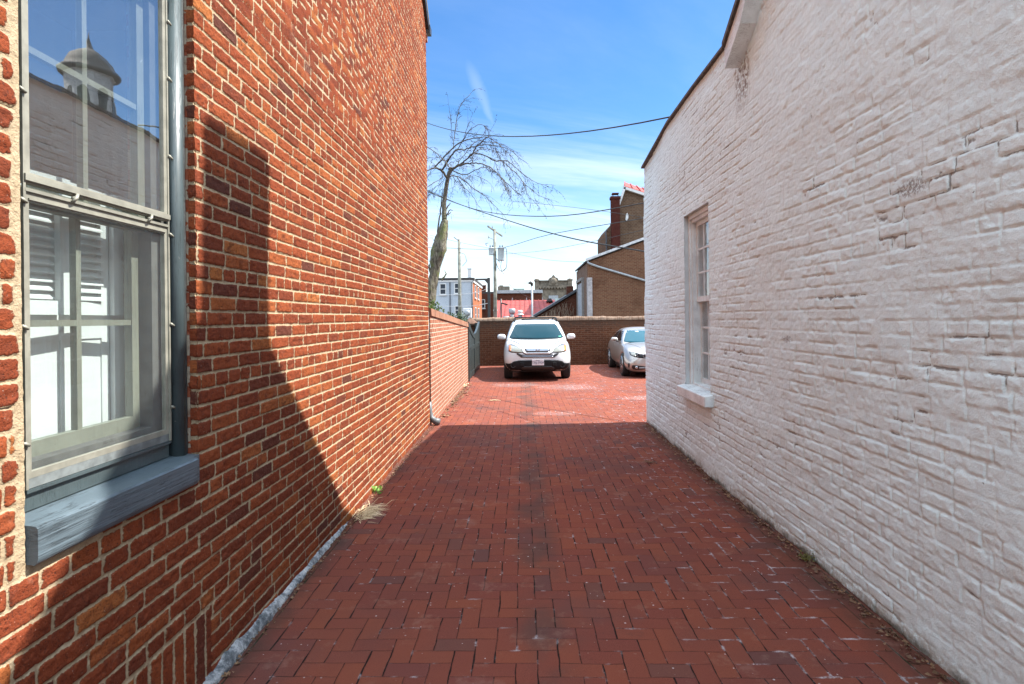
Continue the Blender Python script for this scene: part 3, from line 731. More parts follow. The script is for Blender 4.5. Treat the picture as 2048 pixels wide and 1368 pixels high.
b = MB(); b.box(XR + .02, 9.0, YR - .30, YR - .002, -.02, 3.88); b.build('end_wall', M['white_flat'], whouse)
b = MB(); b.box(8.7, 9.0, -3.0, YR - .30, -.02, 3.9); b.build('outer_wall', M['white_flat'], whouse)
b = MB(); b.box(XR + .3, 8.7, -3.0, -2.7, -.02, 3.9); b.build('outer_wall', M['white_flat'], whouse)
# window returns and the deep-set sash window
b = MB()
b.box(XR + .003, XR + .30, WD1 + .002, WD1 + .03, WZ0, WZ1); b.box(XR + .003, XR + .30, WD0 - .03, WD0 - .002, WZ0, WZ1)
b.box(XR + .003, XR + .30, WD0, WD1, WZ1 + .002, WZ1 + .03); b.box(XR + .03, XR + .30, WD0, WD1, WZ0 - .03, WZ0 - .002)
b.build('window_reveal', M['white_flat'], whouse)
b = MB(); fx0 = XR + .07
yz_frame(b, fx0, fx0 + .16, WD0, WD1, WZ0, WZ1, .085, .09, .03)
yz_frame(b, fx0 - .022, fx0, WD0 + .01, WD1 - .0, WZ0, WZ1 - .0, .05, .05, .01)
w2 = b.build('window', M['white_paint'], whouse, bevel=.003)
for z0, z1, o in ((1.80, WZ1 - .09, .045), (WZ0 + .03, 1.84, .085)):
    b = MB(); x0 = fx0 + o; ya, yb = WD0 + .085, WD1 - .085
    yz_frame(b, x0, x0 + .035, ya, yb, z0, z1, .045, .045, .06)
    wy = (yb - ya - .09) / 3; hz = (z1 - z0 - .105) / 3
    for k in (1, 2): b.box(x0 + .006, x0 + .03, ya + .045 + wy * k - .010, ya + .045 + wy * k + .010, z0 + .06, z1 - .045)
    for k in (1, 2):
        for q in range(3): b.box(x0 + .006, x0 + .03, ya + .045 + wy * q + (.010 if q else 0), ya + .045 + wy * (q + 1) - (.010 if q < 2 else 0), z0 + .06 + hz * k - .010, z0 + .06 + hz * k + .010)
    b.build('sash', M['white_paint'], w2)
    MB().box(x0 + .016, x0 + .020, ya + .04, yb - .04, z0 + .05, z1 - .04).build('pane', M['glass_white'], w2)
b = MB()
for k in range(24):                                                   # thin curtain inside, hung in folds
    y = WD0 + .05 + k * .033; o = .012 * (k % 2)
    b.add([(fx0 + .24 + o, y, WZ0), (fx0 + .252 - o, y + .033, WZ0), (fx0 + .252 - o, y + .033, WZ1), (fx0 + .24 + o, y, WZ1)], [(0, 1, 2, 3)], 0, True)
b.build('curtain', plain('grey_curtain', (.26, .25, .24), .9), w2)
b = MB(); b.prism([(XR - .085, .715), (XR + .12, .715), (XR + .12, .845), (XR + .0, .838), (XR - .085, .822)], 'y', WD0 - .09, WD1 + .06)
b.build('sill', M['white_board'], w2, bevel=.006)
# rake boards, soffit and roof of the gable
def ribbon(mb, prof, x0, x1, lo, hi):
    """a band following a (y, z) profile between z+lo and z+hi"""
    for (ya, za), (yb, zb) in zip(prof[:-1], prof[1:]):
        mb.hexa([(x0, ya, za + lo), (x1, ya, za + lo), (x1, yb, zb + lo), (x0, yb, zb + lo), (x0, ya, za + hi), (x1, ya, za + hi), (x1, yb, zb + hi), (x0, yb, zb + hi)])
b = MB(); ribbon(b, [(p[0], p[1]) for p in rake if p[0] <= 2.95], XR - .125, XR + .03, -.17, .0); ribbon(b, [p for p in rake if p[0] >= 2.95], XR - .125, XR + .03, -.17, .0)
b.build('rake_board', M['white_board'], whouse)
b = MB(); ribbon(b, [(p[0], p[1]) for p in rake if p[0] <= 2.95], XR - .15, 9.1, .004, .055); ribbon(b, [p for p in rake if p[0] >= 2.95], XR - .15, 9.1, .004, .055)
b.box(XR - .03, 9.1, -3.1, 1.0, 4.002, 4.06)
b.build('roof', M['shingle'], whouse)
b = MB(); ribbon(b, wing, XR - .04, 9.05, .003, .030); b.build('wing_roof', M['shingle'], whouse)
b = MB(); b.box(XR + .05, XR + .62, 2.76, 3.37, 5.3, 6.72); b.box(XR + .02, XR + .65, 2.73, 3.40, 6.72, 6.80); b.box(XR + .05, XR + .62, 2.76, 3.37, 6.80, 6.88)
b.build('chimney', M['house_brick_y'], whouse)
# ------------------------------------------------------------------ garden wall, gate, yard wall
gw = thing('garden_wall', 'low sunlit pink-red brick wall with brick coping running from house corner to gate', 'wall', (-1.5, 11.6, 0))
def gz(y): return 1.80 + (y - 8.76) * (1.535 - 1.80) / (14.7 - 8.76)
b = MB(); y0, y1 = YL + .07, 14.70
b.hexa([(-1.72, y0, -.02), (XL + .006, y0, -.02), (XL + .006, y1, -.02), (-1.72, y1, -.02), (-1.72, y0, gz(y0) - .115), (XL + .006, y0, gz(y0) - .115), (XL + .006, y1, gz(y1) - .115), (-1.72, y1, gz(y1) - .115)])
b.build('wall_face', M['garden'], gw)
b = MB(); b.hexa([(-1.76, y0, gz(y0) - .115), (XL + .030, y0, gz(y0) - .115), (XL + .030, y1, gz(y1) - .115), (-1.76, y1, gz(y1) - .115), (-1.74, y0, gz(y0) + .01), (XL + .022, y0, gz(y0)), (XL + .022, y1, gz(y1)), (-1.74, y1, gz(y1) + .01)])
b.build('coping', M['coping_y'], gw)

gate = thing('garden_gate', 'dark green double wooden gate with swooping top in the brick garden wall', 'gate', (-1.4, 16.5, 0))
b = MB(); b.box(-1.55, -1.385, 14.705, 14.80, 0, 1.56); b.build('gate_post', M['gate'], gate)
b = MB(); b.box(-1.55, -1.41, 18.44, 18.54, 0, 1.50); b.build('gate_post', M['gate'], gate)
def leaf(ya, yb, flip):
    n = 18; top = []
    for k in range(n + 1):
        t = k / n; d = 1 - t if flip else t                          # d = 0 at the hinge post, 1 at the middle
        top.append((ya + (yb - ya) * t, 1.20 + .34 * (1 - math.sin(min(1, d * 1.02) * math.pi / 2)) ** .9))
    b = MB()
    for (p, q) in zip(top[:-1], top[1:]):
        b.hexa([(-1.435, p[0], .07), (-1.41, p[0], .07), (-1.41, q[0], .07), (-1.435, q[0], .07), (-1.435, p[0], p[1] - .03), (-1.41, p[0], p[1] - .03), (-1.41, q[0], q[1] - .03), (-1.435, q[0], q[1] - .03)])
    lf = b.build('gate_leaf', M['gate'], gate)
    b = MB()
    for (p, q) in zip(top[:-1], top[1:]):
        b.hexa([(-1.45, p[0], p[1] - .13), (-1.39, p[0], p[1] - .13), (-1.39, q[0], q[1] - .13), (-1.45, q[0], q[1] - .13), (-1.45, p[0], p[1]), (-1.39, p[0], p[1]), (-1.39, q[0], q[1]), (-1.45, q[0], q[1])])
    zt = lambda y: np.interp(y, [p[0] for p in top], [p[1] for p in top]) - .131
    for yy in (ya, yb - .11): b.prism([(yy, .05), (yy + .11, .05), (yy + .11, zt(yy + .11)), (yy, zt(yy))], 'x', -1.448, -1.392)
    b.box(-1.446, -1.394, ya + .11, yb - .11, .05, .19); b.box(-1.446, -1.394, ya + .11, yb - .11, .78, .90)
    b.build('gate_frame', M['gate'], lf)
    b = MB()
    for k in range(1, 9): b.box(-1.412, -1.407, ya + (yb - ya) * k / 9 - .004, ya + (yb - ya) * k / 9 + .004, .19, .78)
    b.build('board_joint', M['black_metal'], lf)
    hy = ya + .03 if not flip else yb - .03
    b = MB(); b.box(-1.392, -1.384, min(hy, hy + (-.5 if flip else .5)), max(hy, hy + (-.5 if flip else .5)), .82, .86); b.build('strap_hinge', M['black_metal'], lf)
leaf(14.81, 16.60, False); leaf(16.62, 18.43, True)

pier = thing('gate_pier', 'brown brick gate pier with a small peaked cap at the far end of gate', 'pier', (-1.7, 18.8, 0))
b = MB(); b.box(-1.95, -1.50, 18.56, 19.0, -.02, 1.42); b.build('shaft', M['yard'], pier)
b = MB(); b.box(-1.99, -1.46, 18.52, 19.04, 1.42, 1.48)
b.add([(-1.99, 18.52, 1.48), (-1.46, 18.52, 1.48), (-1.46, 19.04, 1.48), (-1.99, 19.04, 1.48), (-1.725, 18.78, 1.68)], [(0, 1, 4), (1, 2, 4), (2, 3, 4), (3, 0, 4)])
b.build('cap', plain('brown_clay_cap', (.13, .065, .04), .9, var=.4), pier)

YB = 19.7
yw = thing('yard_wall', 'long shaded dark brown brick wall with sunlit coping behind the parked cars', 'wall', (4, 19.85, 0))
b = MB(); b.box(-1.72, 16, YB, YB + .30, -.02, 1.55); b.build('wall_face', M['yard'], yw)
def coping():
    Xg = np.linspace(-1.75, 16, 900); prof = [(-.035, 1.545), (-.035, 1.60), (-.02, 1.655), (.06, 1.675), (.24, 1.675), (.33, 1.65), (.335, 1.545)]
    XX = np.tile(Xg[None, :], (len(prof), 1)); Y = np.array([p[0] for p in prof])[:, None] + YB + fbm(XX * 7, XX * 0, 71, 3) * .014
    Z = np.array([p[1] for p in prof])[:, None] + fbm(XX * 6, XX * 0, 72, 3) * .022 + fbm(XX * .5, XX * 0, 73, 2) * .02
    Z[0, :] = 1.545; Z[-1, :] = 1.545
    grid_object('coping', XX, Y, Z, np.ones((len(prof) - 1, 899), bool), {}, M['coping_x'], False, yw)
coping()

# ------------------------------------------------------------------ cars
def paint(name, col, metal, rough, flake=0):
    m, h = mat(name); P = pos(h)
    c = h.mixc(h.ss(h.noise(P, 3, 4), .3, .7), tuple(v * .95 for v in col), col)
    z = h.xyz(P)[2]
    d = h.m('MULTIPLY', h.m('SUBTRACT', 1.0, h.ss(z, .2, .6)), .25)
    c = h.mixc(h.m('MULTIPLY', d, h.noise(P, 6, 5)), c, (.3, .24, .18))
    h.set(col=c, metal=metal, rough=rough, coat=.8, coatr=.04)
    return m
M['car_white'] = paint('white_car_paint', (.45, .45, .45), 0, .35)
M['car_silver'] = paint('champagne_silver_car_paint', (.40, .365, .33), .5, .28)
M['trim'] = plain('dark_grey_car_plastic', (.012, .012, .013), .7, var=.15, bump=.2, bscale=200, spec=.15)
M['car_black'] = plain('black_car_plastic', (.012, .012, .013), .5, var=.1)
M['rubber'] = plain('tyre_rubber', (.02, .02, .02), .85, var=.3)
M['chrome'] = plain('chrome', (.75, .76, .78), .12, 1.0, var=.03)
M['alloy'] = plain('alloy_rim', (.55, .55, .56), .25, .9, var=.05)
M['dark_alloy'] = plain('dark_alloy', (.03, .03, .032), .4, .6)
M['lamp'] = plain('hazy_lamp_cover', (.20, .20, .165), .15, 0, var=.12, scale=12, coat=1.0)
M['amber'] = plain('amber_lens', (.75, .20, .05), .2, 0, var=.05)
M['blue_chrome'] = plain('grille_bar', (.42, .46, .53), .18, .9, var=.05)
def car_glass(name, col):
    m, h = mat(name); h.set(col=col, rough=.04, spec=.13); return m
M['car_glass'] = car_glass('tinted_windscreen', (.003, .026, .038))
M['car_glass_b'] = car_glass('green_tinted_windscreen', (.010, .062, .088))
M['side_glass'] = car_glass('dark_side_glass', (.008, .009, .01))
M['plate'] = plain('licence_plate', (.62, .58, .60), .45, var=.05)
M['plate_ink'] = plain('plate_ink', (.10, .09, .16), .5)

def section(st):
    y, wb, wm, wt, zb, zm, zt, cr = st
    half = [(0, zb), (wb * .6, zb), (wb, zb + .02), (wm, zm), (wt, zt - .07), (wt - .08, zt), (wt * .5, zt + cr * .8)]
    top = (0, zt + cr)
    full = half + [top] + [(-x, z) for x, z in half[:0:-1]]
    return [(x, y, z) for x, z in full]
def loft(stations, name, m, cx, cy, levels=2):
    secs = [section(s) for s in stations]; n = len(secs[0])
    vs = [v for s in secs for v in s]
    fs = [(i * n + j, (i + 1) * n + j, (i + 1) * n + (j + 1) % n, i * n + (j + 1) % n) for i in range(len(secs) - 1) for j in range(n)]
    fs += [tuple(range(n)), tuple(range((len(secs) - 1) * n, len(secs) * n))[::-1]]
    return MB().add(vs, fs, 0, True)
def evaluate(o):
    bpy.context.view_layer.update()
    dg = bpy.context.evaluated_depsgraph_get()
    me = bpy.data.meshes.new_from_object(o.evaluated_get(dg)); o.modifiers.clear()
    old = o.data; o.data = me; me.name = o.name
    return o
def cut_arches(o, wheels, r):
    cut = MB()
    for y in wheels: cut.lathe([(r, -1.2), (r, 1.2)], (0, y, .335 if r > .35 else .325), 'x', 40)
    c = cut.build('cutter', M['car_black'])
    md = o.modifiers.new('b', 'BOOLEAN'); md.operation = 'DIFFERENCE'; md.object = c; md.solver = 'EXACT'
    evaluate(o); bpy.data.objects.remove(c)
def bvh_of(objs):
    vs, fs = [], []
    for o in objs:
        k = len(vs); vs += [v.co.copy() for v in o.data.vertices]; fs += [tuple(i + k for i in p.vertices) for p in o.data.polygons]
    return BVHTree.FromPolygons(vs, fs)
def patch(name, m, parent, bvh, us, lo, hi, direction='y', off=.006, nz=6, thick=.012, smooth=True, nx=None, sgn=1):
    """a fitted skin: a grid laid on the body surface, seen along 'direction' (y: from the front, x: from the side)"""
    if nx:
        uu = np.linspace(us[0], us[-1], nx); lo = np.interp(uu, us, lo); hi = np.interp(uu, us, hi); us = uu
    rows = []
    for k in range(nz + 1):
        t = k / nz; r = []
        for u, a, c in zip(us, lo, hi):
            z = a + (c - a) * t
            if direction == 'y': org, d = Vector((u, -3, z)), Vector((0, 1, 0))
            else: org, d = Vector((3 * sgn, u, z)), Vector((-sgn, 0, 0))
            hit = bvh.ray_cast(org, d)
            p = hit[0] if hit[0] else None
            r.append((p, d))
        rows.append(r)
    good = [p for r in rows for p, _ in r if p]
    if not good: return None
    for r in rows:
        last = None
        for k, (p, d) in enumerate(r):
            if p is None:
                near = [q for q, _ in r if q] or good
                z = None
                q = near[0] if k < len(r) / 2 else near[-1]
                r[k] = (q.copy(), d)
    n = len(rows[0]); vs = []; 
    for r in rows: vs += [p - d * off for p, d in r]
    base = len(vs)
    for r in rows: vs += [p + d * thick for p, d in r]
    R_ = len(rows)
    fs = [(i * n + j, i * n + j + 1, (i + 1) * n + j + 1, (i + 1) * n + j) for i in range(R_ - 1) for j in range(n - 1)]
    rim = [j for j in range(n)] + [i * n + n - 1 for i in range(1, R_)] + [(R_ - 1) * n + j for j in range(n - 2, -1, -1)] + [i * n for i in range(R_ - 2, 0, -1)]
    fr = [(rim[(k + 1) % len(rim)], rim[k], rim[k] + base, rim[(k + 1) % len(rim)] + base) for k in range(len(rim))]
    mb = MB(); mb.add(vs, fs + fr, 0, smooth)
    return mb.build(name, m, parent)
def sym(us, lo, hi): return [-u for u in us[::-1]], lo[::-1], hi[::-1]
def wheel(parent, x, y, r, wdt, spokes, rim_r, out, turned=0, dark=False):
    """out = +1 / -1: the outer side"""
    b = MB(); h_ = wdt / 2
    b.lathe([(rim_r, -h_ * .9), (r - .03, -h_), (r - .008, -h_ * .8), (r, -h_ * .45), (r, h_ * .45), (r - .008, h_ * .8), (r - .03, h_), (rim_r, h_ * .9)], (x, y, r), 'x', 40)
    for k in range(3): b.lathe([(r + .001, -h_ * .5 + k * h_ * .5 - .006), (r + .001, -h_ * .5 + k * h_ * .5 + .006)], (x, y, r), 'x', 40)
    wh = b.build('wheel', M['rubber'], parent)
    b = MB(); xo = x + out * h_ * .82
    b.lathe([(rim_r + .004, -.02), (rim_r + .006, .012), (rim_r - .012, .012), (rim_r - .018, -.02)], (xo, y, r), 'x', 40)
    for k in range(spokes):
        for dlt in ((-.09, .09) if spokes <= 7 else (0,)):
            a = 2 * math.pi * k / spokes + dlt
            ca, sa = math.cos(a), math.sin(a)
            wv, r0, r1 = .014, .05, rim_r - .008
            def pt(rr, s, xx): return (xo + xx, y + ca * rr - sa * s, r + sa * rr + ca * s)
            b.hexa([pt(r0, -wv * 1.3, -.03), pt(r1, -wv, -.02), pt(r1, wv, -.02), pt(r0, wv * 1.3, -.03), pt(r0, -wv * 1.3, .012), pt(r1, -wv, .006), pt(r1, wv, .006), pt(r0, wv * 1.3, .012)])
    b.lathe([(.001, .016), (.055, .014), (.06, -.02)], (xo, y, r), 'x', 20)
    b.build('rim', M['alloy'], wh)
    MB().lathe([(.002, 0), (rim_r - .01, 0), (rim_r - .01, -.004 * out), (.002, -.004 * out)], (xo - out * .045, y, r), 'x', 30).build('brake_disc', M['dark_alloy'], wh)
    return wh
def place(root, x, y, rot):
    root.location = (x, y, 0); root.rotation_euler = (0, 0, rot)
def text_mesh(s, size, loc, m, parent, depth=.002):
    cu = bpy.data.curves.new('text', 'FONT'); cu.body = s; cu.size = size; cu.align_x = 'CENTER'; cu.align_y = 'CENTER'; cu.extrude = depth
    t = bpy.data.objects.new('characters', cu); COL.objects.link(t); t.rotation_euler = (R(90), 0, 0); t.location = loc
    bpy.context.view_layer.update()
    me = bpy.data.meshes.new_from_object(t.evaluated_get(bpy.context.evaluated_depsgraph_get())); me.transform(t.matrix_world)
    bpy.data.objects.remove(t); bpy.data.curves.remove(cu)
    me.materials.clear(); me.materials.append(m)
    o = bpy.data.objects.new('characters', me); COL.objects.link(o); o.parent = parent
    return o
def cabin(name, m, parent, zs, yf, yr, wf, bulge, n=7):
    """greenhouse: rings at heights zs; yf / yr front and rear y, wf half width; front face bulges"""
    rings = []
    for z, a, c, w_, bl in zip(zs, yf, yr, wf, bulge):
        ring = []
        for k in range(n): 
            t = -1 + 2 * k / (n - 1); ring.append((w_ * t * .93, a - bl * (1 - t * t) + (.04 if abs(t) == 1 else 0), z))
        for k in range(n):
            t = k / (n - 1); ring.append((w_, a + .16 + (c - a - .30) * t, z))
        for k in range(n):
            t = 1 - 2 * k / (n - 1); ring.append((w_ * t * .93, c + bl * .7 * (1 - t * t) - (.03 if abs(t) == 1 else 0), z))
        for k in range(n):
            t = 1 - k / (n - 1); ring.append((-w_, a + .16 + (c - a - .30) * t, z))
        rings.append(ring)
    N = len(rings[0]); vs = [v for r in rings for v in r]
    fs = [(i * N + j, i * N + (j + 1) % N, (i + 1) * N + (j + 1) % N, (i + 1) * N + j) for i in range(len(rings) - 1) for j in range(N)]
    top = len(vs); zc = zs[-1] + .035; L = rings[-1]
    inner = [(x * .6, (y - (yf[-1] + yr[-1]) / 2) * .72 + (yf[-1] + yr[-1]) / 2, zs[-1] + .028) for x, y, z in L]
    vs += inner; o = (len(rings) - 1) * N
    fs += [(o + j, o + (j + 1) % N, top + (j + 1) % N, top + j) for j in range(N)]
    vs.append((0, (yf[-1] + yr[-1]) / 2, zc)); fs += [(top + j, top + (j + 1) % N, top + N) for j in range(N)]
    return MB().add(vs, fs, 0, True).build(name, m, parent)

# --- white SUV --------------------------------------------------
suv = thing('parked_suv', 'white SUV parked facing the alley with black lower bumper, roof rails and licence plate', 'car')
st = [(.00, .50, .58, .40, .42, .54, .68, .015), (.03, .62, .72, .56, .33, .54, .77, .02), (.11, .76, .84, .70, .27, .56, .84, .03), (.28, .83, .89, .79, .25, .6, .925, .035),
      (.6, .86, .915, .85, .25, .65, .99, .04), (1.0, .86, .915, .88, .25, .7, 1.035, .03), (1.3, .85, .91, .87, .25, .7, 1.06, .02), (2.5, .85, .91, .885, .25, .7, 1.09, .01), (3.8, .85, .91, .88, .27, .7, 1.13, .01),
      (4.3, .83, .89, .86, .30, .7, 1.14, .01), (4.46, .75, .84, .80, .36, .7, 1.1, 0), (4.52, .6, .7, .65, .42, .7, 1.0, 0)]
body = loft(st, 'body', M['car_white'], 0, 0).build('body', M['car_white'], suv)
md = body.modifiers.new('s', 'SUBSURF'); md.levels = md.render_levels = 2; evaluate(body)
fb = bvh_of([body])
cut_arches(body, (.94, 3.56), .395)
body.data.polygons.foreach_set('use_smooth', [True] * len(body.data.polygons))
cab = cabin('cabin', M['car_white'], suv, (1.02, 1.10, 1.35, 1.52, 1.575), (.98, 1.06, 1.46, 1.76, 1.90), (4.42, 4.42, 4.36, 4.22, 4.05), (.845, .835, .755, .675, .62), (.14, .13, .11, .09, .07))
md = cab.modifiers.new('s', 'SUBSURF'); md.levels = md.render_levels = 1; evaluate(cab)
cb = bvh_of([cab])
patch('windscreen', M['car_glass'], suv, cb, [-.74, -.70, -.575, 0, .575, .70, .74], [1.10, 1.085, 1.065, 1.055, 1.065, 1.085, 1.10], [1.12, 1.20, 1.465, 1.475, 1.465, 1.20, 1.12], off=.006, nx=31, nz=8)
# the windscreen's upper corners follow the pillars: a trapezoid in rows
for s in (1, -1):
    patch('side_window', M['side_glass'], suv, cb, [1.35, 1.75, 2.45], [1.13, 1.13, 1.14], [1.16, 1.47, 1.50], 'x', .006, nx=14, sgn=s)
    patch('side_window', M['side_glass'], suv, cb, [2.55, 3.0, 3.45], [1.14, 1.15, 1.17], [1.50, 1.50, 1.46], 'x', .006, nx=10, sgn=s)
    patch('side_window', M['side_glass'], suv, cb, [3.53, 3.8, 4.1], [1.18, 1.20, 1.23], [1.45, 1.42, 1.30], 'x', .006, nx=8, sgn=s)
# front: lower bumper, grilles, lamps
bu = [-.86, -.80, -.70, -.62, -.5, -.3, 0, .3, .5, .62, .70, .80, .86]
bz = [.47, .47, .475, .53, .552, .556, .558, .556, .552, .53, .475, .47, .47]
bl_ = [.30, .285, .275, .27, .27, .27, .27, .27, .27, .27, .275, .285, .30]
bumper = patch('lower_bumper', M['trim'], suv, fb, bu, bl_, bz, off=.014, nx=61, nz=8)
patch('air_intake', M['car_black'], suv, fb, [-.42, -.36, .36, .42], [.31, .285, .285, .31], [.36, .40, .40, .36], off=.018, nx=25)
for x in (-.40, .42): patch('tow_cover', M['trim'], suv, fb, [x - .06, x + .05], [.40, .40], [.505, .505], off=.024, nx=6)
for x in (-.635, .635):
    yb = fb.ray_cast(Vector((x, -3, .43)), Vector((0, 1, 0)))[0].y
    b = MB(); b.lathe([(.066, .01), (.066, -.022), (.052, -.024), (.050, -.004)], (x, yb, .43), 'y', 24); fl = b.build('fog_lamp', M['car_black'], suv)
    b = MB(); b.lathe([(.049, .0), (.035, -.012), (.001, -.015)], (x, yb - .004, .43), 'y', 20); b.build('lens', M['side_glass'], fl)
lg = patch('lower_grille', M['car_black'], suv, fb, [-.54, -.50, -.42, .42, .50, .54], [.715, .68, .625, .625, .68, .715], [.738, .735, .70, .70, .735, .738], off=.012, nx=41)
for z in (.648, .676):
    patch('grille_bar', M['blue_chrome'], lg, fb, [-.40, .40], [z - .005, z - .005], [z + .005, z + .005], off=.02, nx=21, nz=1)
patch('grille_shadow_gap', M['trim'], suv, fb, [-.42, -.375, -.30, .30, .375, .42], [.795, .735, .692, .692, .735, .795], [.84, .80, .76, .76, .80, .84], off=.010, nx=41)
patch('grille_surround', M['car_white'], suv, fb, [-.40, -.36, -.29, .29, .36, .40], [.80, .745, .705, .705, .745, .80], [.855, .862, .865, .865, .862, .855], off=.020, nx=41)
ug = patch('upper_grille', M['car_black'], suv, fb, [-.335, -.31, -.25, .25, .31, .335], [.83, .785, .752, .752, .785, .83], [.848, .850, .850, .850, .850, .848], off=.028, nx=41)
patch('grille_bar', M['blue_chrome'], ug, fb, [-.30, -.26, .26, .30], [.812, .79, .79, .812], [.832, .834, .834, .832], off=.036, nx=31, nz=2)
patch('lower_lip', M['chrome'], ug, fb, [-.28, .28], [.742, .742], [.756, .756], off=.034, nx=21, nz=1)
ye = fb.ray_cast(Vector((0, -3, .80)), Vector((0, 1, 0)))[0].y - .045          # the emblem: a flared letter H in a rounded frame
b = MB()
fr = [(-.056, .046), (.056, .046), (.046, -.046), (-.046, -.046)]
fi = [(-.047, .038), (.047, .038), (.038, -.038), (-.038, -.038)]
for k in range(4):
    a, c_, d_, e_ = fr[k], fr[(k + 1) % 4], fi[(k + 1) % 4], fi[k]
    b.prism([(a[0], .80 + a[1]), (c_[0], .80 + c_[1]), (d_[0], .80 + d_[1]), (e_[0], .80 + e_[1])], 'y', ye, ye + .012)
for s in (1, -1): b.prism([(s * .040, .834), (s * .024, .834), (s * .014, .766), (s * .029, .766)][::s], 'y', ye - .002, ye + .01)
b.prism([(-.022, .794), (.022, .794), (.021, .806), (-.021, .806)], 'y', ye - .001, ye + .009)
b.build('emblem', M['chrome'], suv)
hl_u = [.375, .42, .50, .60, .70, .755]
hl_lo = [.768, .758, .752, .755, .765, .79]
hl_hi = [.778, .815, .875, .925, .945, .93]
for s in (1, -1):
    us, lo, hi = (hl_u, hl_lo, hl_hi) if s > 0 else sym(hl_u, hl_lo, hl_hi)
    patch('headlight_gasket', M['trim'], suv, fb, us, [v - .012 for v in lo], [v + .012 for v in hi], off=.005, nx=25)
    hl = patch('headlight', M['lamp'], suv, fb, us, lo, hi, off=.012, nx=25)
    us, lo, hi = ([.69, .72, .748], [.79, .79, .81], [.925, .93, .915]) if s > 0 else sym([.69, .72, .748], [.79, .79, .81], [.925, .93, .915])
    patch('turn_signal', M['amber'], hl, fb, us, lo, hi, off=.017, nx=8)
    # bonnet shut line, mirrors
    b = MB(); b.tube([(s * .93, 1.28, 1.085), (s * .86, 1.26, 1.085)], .025, 8)
    mr = b.build('mirror', M['car_white'], suv)
    b = MB(); cxm = s * .965
    prof = [(-.115, -.045), (-.08, -.075), (.06, -.075), (.11, -.05), (.118, .0), (.10, .055), (.04, .075), (-.07, .07), (-.115, .03)]
    vs = []
    for d_, sc in ((-.07, .55), (-.05, .88), (0.0, 1.0), (.05, .96)): vs += [(cxm + p[0] * sc * s, 1.24 + d_, 1.125 + p[1] * sc) for p in prof]
    n = len(prof); fs = [(i * n + j, i * n + (j + 1) % n, (i + 1) * n + (j + 1) % n, (i + 1) * n + j) for i in range(3) for j in range(n)] + [tuple(range(n)), tuple(range(3 * n, 4 * n))]
    b.add(vs, fs, 0, True); b.build('housing', M['car_white'], mr)
    # roof rails
    b = MB(); b.tube([(s * .61, 1.85, 1.55), (s * .61, 1.95, 1.60), (s * .605, 2.3, 1.635), (s * .60, 3.5, 1.64), (s * .60, 3.75, 1.61), (s * .60, 3.82, 1.56)], .024, 8); b.build('roof_rail', M['trim'], suv)
    wheel(suv, s * .775, .94, .345, .225, 5, .215, s); wheel(suv, s * .775, 3.56, .345, .225, 5, .215, s)
    # inner wheel wells
    b = MB(); b.box(s * .55 - .02, s * .55 + .02, .52, 1.36, .25, .80); b.build('wheel_well', M['car_black'], suv); b = MB(); b.box(s * .55 - .02, s * .55 + .02, 3.14, 3.98, .25, .80); b.build('wheel_well', M['car_black'], suv)
    for pts in ([(s * .38, .115, .83), (s * .46, .32, .9), (s * .58, .62, .965), (s * .70, .95, 1.035), (s * .765, 1.12, 1.06)],):
        q = []
        pa = np.array(pts); tt = np.linspace(0, len(pts) - 1, 22)
        for p in [(np.interp(t, range(len(pts)), pa[:, 0]), np.interp(t, range(len(pts)), pa[:, 1])) for t in tt]:
            hit = fb.ray_cast(Vector((p[0], p[1], 3)), Vector((0, 0, -1)))[0]; q.append((hit.x, hit.y, hit.z + .001))
        b = MB(); b.tube(q, .008, 5); b.build('bonnet_seam', M['trim'], suv)
MB().box(-.70, .70, .5, 4.2, .22, .30).build('underbody', M['car_black'], suv)
b = MB(); b.tube([(-.40, 1.99, 1.598), (0, 1.96, 1.606), (.40, 1.99, 1.598)], .016, 8); b.build('sunroof_deflector', M['trim'], suv)
b = MB(); b.tube([(-.60, 2.5, 1.648), (.60, 2.5, 1.648)], .016, 8); b.build('roof_bar', M['trim'], suv); b = MB(); b.tube([(-.60, 3.3, 1.652), (.60, 3.3, 1.652)], .018, 8); b.build('roof_bar', M['trim'], suv)
yp = fb.ray_cast(Vector((0, -3, .50)), Vector((0, 1, 0)))[0].y - .035
b = MB(); b.box(-.152, .152, yp, yp + .015, .425, .578); pl = b.build('licence_plate', M['plate'], suv, bevel=.004)
text_mesh('TXJ-3924', .078, (0, yp - .003, .496), M['plate_ink'], pl)
text_mesh('VIRGINIA', .026, (0, yp - .003, .552), M['plate_ink'], pl)
ym = cb.ray_cast(Vector((0, -3, 1.40)), Vector((0, 1, 0)))[0].y
patch('inspection_sticker', plain('green_sticker', (.15, .62, .45), .4), suv, cb, [.60, .68], [1.115, 1.115], [1.14, 1.14], off=.012, nx=3, nz=1)
patch('wiper', M['car_black'], suv, cb, [-.68, 0, .66], [1.075, 1.058, 1.08], [1.085, 1.068, 1.09], off=.018, nx=15, nz=1)
place(suv, .385, 14.58, R(.3))

